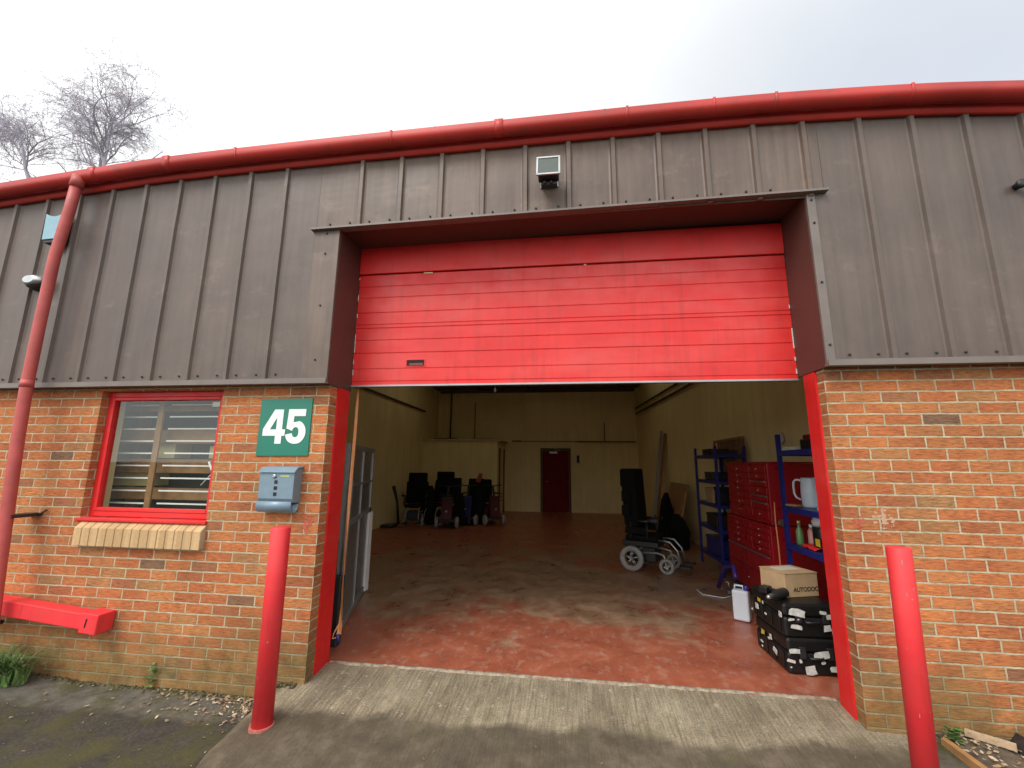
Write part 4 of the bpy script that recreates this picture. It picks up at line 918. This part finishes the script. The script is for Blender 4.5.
# pelican style flight cases
def flight_case(z0, h, label, dx, dy, rz, seed):
    e = empty('equipment_case', (3.645+dx, .87+dy, z0), label, 'equipment case', 'black cases stacked beside the right jamb', rz)
    w2, d2 = .19, .27
    build(MB().box((-w2, -d2, 0), (w2, d2, h*.60)), 'case_base', 'black', e, .02, 3, local=True)
    build(MB().box((-w2, -d2, h*.60+.004), (w2, d2, h)), 'case_lid', 'black', e, .02, 3, local=True)
    for x in (-.11, .08): build(MB().box((x, -d2-.014, h*.45), (x+.045, -d2-.001, h*.78)), 'latch', 'dark', e, .004, local=True)
    build(MB().tube([(-.045, -d2, h*.52), (-.045, -d2-.03, h*.50), (.045, -d2-.03, h*.50), (.045, -d2, h*.52)], .008, 8), 'case_handle', 'dark', e, local=True)
    rb = MB()
    for y in (-.2, -.07, .07, .2): rb.box((-w2-.008, y-.012, .02), (-w2-.0005, y+.012, h*.55))
    build(rb, 'side_ribs', 'black', e, .003, local=True)
    rnd = random.Random(seed); lb = MB()
    for k in range(14):
        s = rnd.uniform(.007, .026) if k > 3 else rnd.uniform(.028, .05); side = rnd.random() < .5
        cl_ = rnd.choice((-.6, -.1, .55)) if side else rnd.choice((-.6, .5))
        c = ((d2*cl_ if side else w2*cl_)+rnd.gauss(0, .035), min(h-.04, max(.04, h*rnd.choice((.3, .55))+rnd.gauss(0, .03))))
        a0_ = rnd.uniform(-.3, .3); sx_, sy_ = s*rnd.uniform(.5, 1.3), s*rnd.uniform(.3, 1.0)
        pts = [(c[0]+qx*sx_*rnd.uniform(.85, 1.1)*math.cos(a0_)-qy*sy_*math.sin(a0_), c[1]+qx*sx_*math.sin(a0_)+qy*sy_*rnd.uniform(.8, 1.1)*math.cos(a0_)) for qx, qy in ((-1, -1), (0, -1.05), (1, -.9), (1.02, .1), (.9, 1), (.1, 1.05), (-.8, .95), (-1.0, .3))]
        if side: lb.prism(pts, 0, -w2-.0105-.0003*k, -w2-.0085)
        else: lb.prism(pts, 1, -d2-.0165-.0003*k, -d2-.0145)
    build(lb, 'torn_labels', 'tin', e, local=True)
    for (y, z, s, c) in (((.08, h*.6, .03, 'yellow')),): build(MB().box((-w2-.013, y, z), (-w2-.011, y+.05, z+.03)), 'yellow_label', c, e, local=True)
    return e
flight_case(.005, .245, 'lower black equipment case with torn white labels, on the floor beside the right jamb', 0, 0, .02, 3)
flight_case(.252, .235, 'upper black equipment case with a yellow label, on top of the other case', -.005, .01, .035, 8)
cb_ = empty('cardboard_box', (3.66, .93, .488), 'brown cardboard parts box with printed lettering on top of the black cases', 'box', rz=.34)
build(MB().box((-.155, -.13, 0), (.155, .13, .175)), 'box_body', 'card', cb_, .004, local=True)
build(MB().box((-.158, -.133, .1755), (.158, .133, .181)), 'box_flaps', 'card', cb_, local=True)
build(MB().box((-.10, -.025, .1815), (.10, .09, .183)), 'shipping_label', 'card_pale', cb_, local=True)
text_mesh('box_lettering', 'AUTODOC', .046, 'ink', cb_, Matrix.Translation((.035, -.1315, .055)) @ Matrix.Rotation(math.pi/2, 4, 'X'), .0008)
dr_ = empty('power_drill', (3.50, .72, .488), 'black power tool lying on the upper equipment case before the cardboard box', 'power tool', rz=.7)
build(MB().lathe([(.012, -.13), (.02, -.11), (.03, -.08), (.036, -.02), (.036, .06), (.028, .08), (.02, .085)], (0, 0, .04), 0, 18), 'motor_housing', 'dark', dr_, local=True)
build(MB().lathe([(.006, -.19), (.016, -.18), (.019, -.132)], (0, 0, .04), 0, 14), 'chuck', 'steel', dr_, local=True)
build(MB().tube([(.03, .01, .04), (.06, .08, .032), (.075, .13, .03)], [.022, .019, .024], 12), 'grip', 'black', dr_, local=True)
build(MB().box((.03, .12, .002), (.115, .19, .055)), 'battery_pack', 'black', dr_, .008, local=True)
# jerrycan
jc = empty('jerrycan', (3.56, 1.76, 0), 'white plastic jerrycan with a blue cap on the floor by the black cases', 'jerrycan', rz=-.55)
build(MB().box((-.075, -.055, .005), (.075, .055, .29)), 'can_body', 'translucent_white', jc, .02, 3, local=True)
build(MB().tube([(-.055, 0, .285), (-.05, 0, .325), (.02, 0, .325), (.03, 0, .285)], .011, 8), 'can_handle', 'translucent_white', jc, local=True)
build(MB().lathe([(.024, .288), (.026, .292), (.026, .33), (.02, .335)], (.05, 0, 0), 2, 16), 'can_cap', 'purple', jc, local=True)
tag(build(MB().tube([(3.62, 2.05, .33), (3.66, 2.2, .42), (3.64, 2.45, .36), (3.60, 2.6, .10)], .022, 10), 'purple_hose', 'purple'), 'short purple hose behind the jerrycan', 'hose')
cw = MB(); cw.tube([(3.55, 2.9, .01), (3.40, 2.8, .008), (3.42, 2.6, .008), (3.62, 2.5, .008), (3.78, 2.62, .01), (3.72, 2.9, .012)], .006, 6)
tag(build(cw, 'loose_cable', 'translucent_white'), 'loose pale cable coiled on the red floor near the tool chest', 'cable')
fc = empty('floor_clamp', (3.76, 2.72, 0), 'small grey metal clamp on the floor below the tool chest', 'clamp')
build(MB().box((3.72, 2.66, .01), (3.80, 2.76, .05)).tube([(3.76, 2.7, .05), (3.74, 2.68, .14)], .012, 8), 'clamp_body', 'steel', fc); build(MB().tube([(3.70, 2.68, .14), (3.78, 2.68, .14)], .008, 8), 'clamp_bar', 'steel', fc)
# wall things on the right
wr = empty('wall_rack', (4.42, 4.3, 1.6), 'brown timber rack with upright bars on the right wall above the tool chest', 'rack')
mb = MB(); mb.box((4.40, 3.70, 1.91), (4.44, 5.0, 1.95)).box((4.40, 3.70, 1.25), (4.44, 5.0, 1.29)).box((4.40, 3.70, 1.29), (4.44, 3.76, 1.91)).box((4.40, 4.94, 1.29), (4.44, 5.0, 1.91)); build(mb, 'rack_frame', 'wood', wr)
mb = MB()
for i in range(8): mb.box((4.405, 3.86+.13*i, 1.2905), (4.435, 3.90+.13*i, 1.9095))
build(mb, 'rack_bars', 'wood', wr)
wf = empty('wall_fan', (4.52, 2.7, 1.84), 'round pale grey wall vent high on the right wall', 'vent')
build(MB().lathe([(.075, .0), (.075, -.03), (.05, -.04)], (4.535, 2.75, 1.86), 0, 24), 'vent_rim', 'tin', wf)
build(MB().lathe([(.045, -.041), (.02, -.05)], (4.535, 2.75, 1.86), 0, 16), 'vent_hub', 'dark', wf)
# leaning planks by the wheelchair
for (y, x, h, mt, lb) in ((8.2, 4.06, 2.38, 'alu', 'tall grey metal length leaning on the right wall behind the wheelchair'), (8.0, 4.10, 2.30, 'wood', 'tall brown plank leaning on the right wall behind the wheelchair')):
    tag(build(MB().prism([(x-.22, 0), (x-.17, 0), (x+.14, h), (x+.09, h)], 1, y, y+.12), 'leaning_plank', mt, None, .004), lb, 'plank', 'lengths leaning on the right wall')
tag(build(MB().prism([(3.85, 0), (3.89, 0), (4.17, 1.15), (4.13, 1.15)], 1, 5.9, 7.3), 'leaning_board', 'wood_orange'), 'brown board leaning on the right wall behind the shelving', 'board')
def bag(x, y, s, h, label):
    b = MB(); b.lathe([(s*.8, 0), (s, .1*h), (s*.95, .5*h), (s*.6, .85*h), (s*.25, h)], (x, y, 0), 2, 14)
    for v in b.bm.verts: v.co += Vector((noise.noise(v.co*4), noise.noise(v.co*4+Vector((9, 0, 0))), 0))*.08
    tag(build(b, 'dark_bag', 'black_fabric'), label, 'bag')
bag(3.86, 5.6, .19, .62, 'tall dark bag slumped behind the blue shelving'); bag(3.86, 6.6, .17, .95, 'taller dark bag before the leaning brown board')
# wall phone, pull cord
ph = empty('wall_phone', (2.13, 11.38, 1.6), 'dark wall phone to the right of the rear door', 'wall phone')
build(MB().box((2.09, 11.38, 1.58), (2.17, 11.429, 1.82)), 'phone_body', 'dark', ph, .006); build(MB().box((2.10, 11.35, 1.62), (2.14, 11.379, 1.80)), 'handset', 'black', ph, .005)
pc = empty('light_pull', (.64, 4.0, 2.73), 'white pull cord knob hanging just inside the door opening', 'pull cord')
build(MB().tube([(.628, 4.0, 2.76), (.628, 4.0, 4.0)], .003, 5), 'cord', 'white', pc); build(MB().lathe([(.006, .04), (.02, .02), (.02, -.02), (.008, -.03)], (.628, 4.0, 2.74), 2, 12), 'cord_knob', 'white', pc)
# racking seen through the window
rk = empty('window_rack', (-1.5, .6, 0), 'timber rack with pale metal strips behind the window', 'rack')
mb = MB(); mb.box((-1.76, .232, 0), (-1.705, .248, 2.3)).box((-2.25, .50, 0), (-2.18, .58, 2.3)).box((-1.04, .50, 0), (-.97, .58, 2.3)); M['rack_wood'] = flat('pale_rack_timber', (.27, .135, .05), .6, var=.3, scale=7); build(mb, 'rack_post', 'rack_wood', rk)
mb = MB()
for z, h in ((1.66, .12), (1.40, .12), (1.17, .10), (1.95, .05)): mb.box((-2.64, .33, z), (-.7, .35, z+h))
build(mb, 'rack_board', 'rack_wood', rk)
build(MB().box((-2.64, .60, .9), (-.6, .62, 2.4)), 'added_dark_sheet', flat('grey_green_dark_sheet', (.045, .05, .04), .8, var=.4, scale=3), rk)  # dark sheet added behind the rack so the window reads dark
mb = MB()
for i in range(9):
    z = 1.135+.107*i; mb.box((-2.64, .255, z), (-1.78, .265, z+.012)); mb.box((-1.66, .255, z+.002), (-.7, .265, z+.014))
build(mb, 'metal_strip', 'white', rk)
mb = MB(); mb.tube([(-1.20, .245, 1.50), (-1.03, .245, 1.19)], .010, 8); mb.tube([(-1.3, .30, 1.30), (-1.0, .30, 1.62)], .005, 6); build(mb, 'brace', 'white', rk)
mb = MB(); mb.box((-2.3, .40, 1.28), (-1.9, .58, 1.40)).box((-1.9, .40, 1.53), (-1.7, .58, 1.68)).box((-1.35, .40, 1.53), (-1.1, .58, 1.64)); build(mb, 'stored_items', 'cream_plastic', rk)

# ------------------------------------------------------------------ mobility vehicles
def wheel(e, x, y, r, w_, tyre, hub='steel', spokes=5):
    mb = MB(); ti = r*.42; pf = [(r-ti, -w_/2+.008), (r-.012, -w_/2), (r, -w_/4), (r, w_/4), (r-.012, w_/2), (r-ti, w_/2-.008)]; rg = []
    for k in range(28):
        t = 2*math.pi*k/28; rg.append([mb.bm.verts.new((x+q*math.cos(t), y+p, r+q*math.sin(t))) for q, p in pf])
    for k in range(28):
        A, B = rg[k], rg[(k+1) % 28]
        for q in range(6): mb.bm.faces.new((A[q], A[(q+1) % 6], B[(q+1) % 6], B[q])).smooth = True
    a = build(mb, 'wheel', tyre, e, local=True)
    h = MB()
    for s_ in (-1, 1):
        yy = y+s_*(w_/2-.004)
        for k in range(spokes):
            t = 2*math.pi*k/spokes+.3; dx, dz = math.cos(t), math.sin(t)
            h.tube([(x, yy, r), (x+dx*(r-ti+.005), yy, r+dz*(r-ti+.005))], .009, 6)
        h.lathe([(.025, -.006), (.025, .006)], (x, yy, r), 1, 12)
    b = build(h, 'rim', hub, e, local=True); b.parent = a; b.matrix_world = e.matrix_world.copy()
def power_chair(x, y, rz, label, wheels='rubber', grp=None, back=1.25, bx=0.0, tilt=-8, bw=.22):
    e = empty('power_wheelchair', (x, y, 0), label, 'wheelchair', grp, rz)     # faces local +x
    for s_ in (-1, 1):
        wheel(e, -.12, s_*.27, .175, .07, wheels); wheel(e, .36, s_*.22, .105, .055, wheels, spokes=4)
        build(MB().tube([(.36, s_*.22, .105), (.33, s_*.22, .25), (.24, s_*.20, .27), (-.1, s_*.20, .25)], .016, 8), 'caster_fork', 'alu', e, local=True)
        build(MB().tube([(-.10, s_*.28, .70), (.22, s_*.28, .71)], .022, 10), 'armrest', 'black', e, local=True)
        build(MB().tube([(-.12, s_*.27, .46), (-.12, s_*.27, .69)], .014, 8).tube([(.12, s_*.27, .46), (.12, s_*.27, .69)], .014, 8), 'arm_support', 'dark', e, local=True)
        f = build(MB().tube([(.22, s_*.15, .44), (.40, s_*.15, .43), (.50, s_*.15, .32), (.56, s_*.15, .13)], .013, 10), 'footrest_hanger', 'steel', e, local=True)
        g = build(MB().box((.53, s_*.15-.07, .10), (.68, s_*.15+.07, .125)), 'footplate', 'black', e, .006, local=True)
        build(MB().tube([(-.2, s_*.18, .16), (.05, s_*.2, .36), (.28, s_*.18, .34)], .014, 8), 'side_rail', 'alu', e, local=True)
    build(MB().box((-.24, -.17, .12), (.20, .17, .34)), 'battery_box', 'black', e, .02, local=True)
    build(MB().box((-.22, -.24, .42), (.24, .24, .50)), 'seat', 'black_fabric', e, .03, local=True)
    build(MB().box((-.30+bx, -bw, .50), (-.20+bx, bw, back-.22), RY(math.radians(tilt)), (-.25+bx, 0, .5)), 'backrest', 'black_fabric', e, .03, local=True)
    build(MB().box((-.42+bx, -bw+.04, back-.28), (-.28+bx, bw-.04, back)), 'headrest', 'black_fabric', e, .03, local=True)
    j = build(MB().box((.18, -.32, .70), (.29, -.25, .75)), 'controller', 'black', e, .008, local=True)
    build(MB().lathe([(.006, .751), (.006, .79), (.016, .80), (.01, .815)], (.25, -.285, 0), 2, 10), 'joystick', 'black', e, local=True)
    return e
pcx = power_chair(2.97, 3.90, -.42, 'black power wheelchair with pale grey tyres facing the red tool chest', back=1.46, bx=.14, tilt=-3, bw=.26)
build(MB().box((-.22, -.25, .62), (.0, .25, 1.46), RY(-.05), (-.1, 0, .6)), 'back_shell', 'black_fabric', pcx, .03, local=True)
build(MB().box((-.22, -.36, .98), (-.10, -.27, 1.14)).box((-.22, -.37, .78), (-.10, -.27, .93)), 'side_pads', 'black_fabric', pcx, .02, local=True)
build(MB().box((-.20, -.29, .52), (.12, -.26, .62)), 'skirt_guard', 'black_fabric', pcx, .01, local=True)
build(MB().box((-.20, .26, .52), (.12, .29, .62)), 'skirt_guard', 'black_fabric', pcx, .01, local=True)
build(MB().box((-.26, -.24, .34), (.26, .24, .418)), 'seat_frame', 'black', pcx, .01, local=True)
GS = 'mobility vehicles parked at the rear left'
M['sc_red'] = flat('dark_red_body', (.085, .010, .012), .35); M['sc_blue'] = flat('dark_blue_body', (.010, .012, .085), .35)
def scooter(x, y, rz, body, label, hub='steel', basket=True, back=.95):
    e = empty('mobility_scooter', (x, y, 0), label, 'mobility scooter', GS, rz)   # faces local +x
    for sx in (-.38, .42):
        for s_ in (-1, 1): wheel(e, sx, s_*.24, .13, .08, 'rubber', hub, 5)
    build(MB().box((-.5, -.20, .14), (.5, .20, .20)), 'deck', 'dark', e, .015, local=True)
    build(MB().prism([(-.52, .20), (-.08, .20), (-.12, .40), (-.22, .46), (-.50, .42)], 1, -.21, .21), 'rear_shroud', body, e, .02, local=True)
    build(MB().prism([(.30, .20), (.58, .20), (.55, .34), (.44, .70), (.36, .72)], 1, -.13, .13), 'front_shroud', body, e, .02, local=True)
    build(MB().box((-.46, -.22, .52), (-.06, .22, .60)), 'seat', 'black_fabric', e, .03, local=True)
    build(MB().tube([(-.28, 0, .42), (-.28, 0, .53)], .03, 10), 'seat_post', 'alu', e, local=True)
    build(MB().box((-.50, -.21, .60), (-.42, .21, back), RY(math.radians(-8)), (-.46, 0, .6)), 'backrest', 'black_fabric', e, .03, local=True)
    for s_ in (-1, 1): build(MB().box((-.42, s_*.27-.025, .72), (-.12, s_*.27+.025, .76)), 'armrest', 'black', e, .01, local=True)
    t = build(MB().tube([(.42, 0, .60), (.30, 0, .95)], .028, 10), 'tiller', 'dark', e, local=True)
    build(MB().tube([(.20, -.26, .98), (.27, -.2, .97), (.30, 0, .96), (.27, .2, .97), (.20, .26, .98)], .014, 8), 'handlebar', 'black', e, local=True)
    if basket:
        b = MB()
        for z in (.62, .70, .78): b.tube([(.50, -.15, z), (.68, -.15, z), (.68, .15, z), (.50, .15, z), (.50, -.15, z)], .004, 5)
        for q in range(7): b.tube([(.68, -.15+.05*q, .60), (.68, -.15+.05*q, .80)], .003, 5)
        build(b, 'basket', 'dark', e, local=True)
    build(MB().lathe([(.022, 0), (.026, .01)], (.57, 0, .40), 0, 14), 'headlight', 'alu', e, local=True)
    build(MB().box((-.60, -.19, .55), (-.51, .19, .80)), 'rear_bag', 'black_fabric', e, .03, local=True)
    return e
power_chair(-2.02, 7.75, -1.35, 'black high backed power wheelchair, first from the left wall at the rear', grp=GS, back=1.27, bw=.28)
power_chair(-1.52, 8.15, -1.72, 'second high backed black power wheelchair from the left wall, between wheelchair and red scooter', grp=GS, back=1.30, bw=.28)
scooter(-1.12, 7.75, -1.45, 'sc_red', 'dark scooter with a dark red front beside the two high backed wheelchairs', back=1.15)
scooter(-.72, 8.35, -1.6, 'sc_blue', 'dark blue mobility scooter in the middle of the parked vehicles', basket=False, back=1.12)
scooter(-.25, 8.45, -1.10, 'sc_red', 'mobility scooter with yellow wheels, last before the office corner', 'yellow', back=1.1)
for (bx_, by_, bs_, bh_, lb_) in ((-1.74, 7.95, .22, .95, 'dark holdall heaped between the two high backed wheelchairs'), (-.90, 7.9, .20, .78, 'dark bag heaped before the dark blue scooter'), (-.52, 8.25, .20, .98, 'tall dark bag wedged between the blue scooter and the yellow wheeled scooter')): bag(bx_, by_, bs_, bh_, lb_)
tg = MB(); tg.prism([(-.62, 1.06), (-.52, 1.28), (-.44, 1.25), (-.50, 1.02)], 1, 8.38, 8.42); tag(build(tg, 'warning_flag', flat('faded_red_card', (.35, .06, .05), .7)), 'faded red card standing up among the parked scooters', 'card')
lv = MB(); lv.tube([(-2.38, 7.6, .02), (-2.42, 7.55, .55), (-2.52, 7.5, .95)], [.03, .03, .045], 8); tag(build(lv, 'walking_stick', 'black'), 'dark stick standing against the left wall before the wheelchair', 'stick')
tag(build(MB().box((-2.60, 7.0, .0), (-2.30, 7.35, .07)), 'floor_box', 'dark', None, .01), 'low dark box on the floor at the left wall', 'box')

# ------------------------------------------------------------------ bare birch trees behind the building
def tree(name, base, height, seed, label, lean, spread):
    rnd = random.Random(seed); e = empty(name, base, label, 'tree', 'bare birches beyond the roof')
    tr = MB(); crn = MB(); cnt = [0]
    def grow(p, d, r, L_, lvl, mbx):
        n = 6 if lvl < 2 else (4 if lvl < 4 else 3); pts = [p.copy()]; rs = [r]; q = p.copy(); dd = d.copy(); kids = []
        for i in range(n):
            wob = .10 if lvl == 0 else .20
            dd = (dd + Vector((rnd.gauss(0, wob), rnd.gauss(0, wob), rnd.gauss(0, wob*.6)))).normalized()
            if lvl >= 3: dd = (dd + Vector((0, 0, -.13*(lvl-2)))).normalized()
            q = q + dd*(L_/n); pts.append(q.copy()); rs.append(r*(1-.62*(i+1)/n)); kids.append((q.copy(), dd.copy(), r*(1-.5*(i+1)/n), i))
        seg = 7 if lvl == 0 else (5 if lvl < 3 else 3)
        mbx.tube(pts, rs, seg, cap=False)
        if lvl >= 6: return
        nk = {0: 2, 1: 2, 2: 2, 3: 2, 4: 2, 5: 1}[lvl]
        for (kp, kd, kr, i) in kids:
            if lvl == 0 and i < 1: continue
            for _ in range(nk if rnd.random() < .8 else 1):
                if cnt[0] > 22000: return
                cnt[0] += 1
                a = Vector((rnd.gauss(0, 1), rnd.gauss(0, 1), rnd.gauss(.25, .55))).normalized()
                nd = (kd*1.0 + a*.85).normalized()
                if nd.z < -.1 and lvl < 3: nd.z = .1
                if rnd.random() < (.95, .85, .75, .62, .45, .2)[lvl]:
                    grow(kp, nd, max(kr*.60, .0048), L_*rnd.uniform(.42, .68), lvl+1, crn)
    b = Vector(base); L0 = spread[0]
    top = b + Vector(lean)*height
    tp = [b, b.lerp(top, .5)+Vector((.12, 0, 0)), top]
    tr.tube(tp, [height*.011, height*.007, height*.0046], 8)
    grow(top, Vector(lean).normalized(), height*.0062, L0*1.25, 0, crn)
    for k in range(spread[1]):
        t = rnd.uniform(.80, .99); p = b.lerp(top, t); a = rnd.uniform(0, 6.28)
        grow(p, Vector((math.cos(a)*.8, math.sin(a)*.8, .9)).normalized(), height*.0036, L0*rnd.uniform(.75, 1.05), 1, crn)
    build(tr, 'trunk', 'bark', e); build(crn, 'crown', 'twig', e)
    return e
tree('birch_tree', (-19.6, 11.2, -.15), 13.0, 11, 'larger bare birch tree with drooping twigs rising beyond the left roof edge', (.12, 0, 1), (3.3, 7))
tree('birch_tree', (-21.8, 11.3, -.15), 13.2, 5, 'slimmer bare birch tree at the far left beyond the roof', (.0, 0, 1), (3.0, 6))
tree('birch_tree', (-20.2, 12.6, -.15), 14.0, 23, 'lowest bare birch tree between the two taller ones', (.0, 0, 1), (2.7, 5))
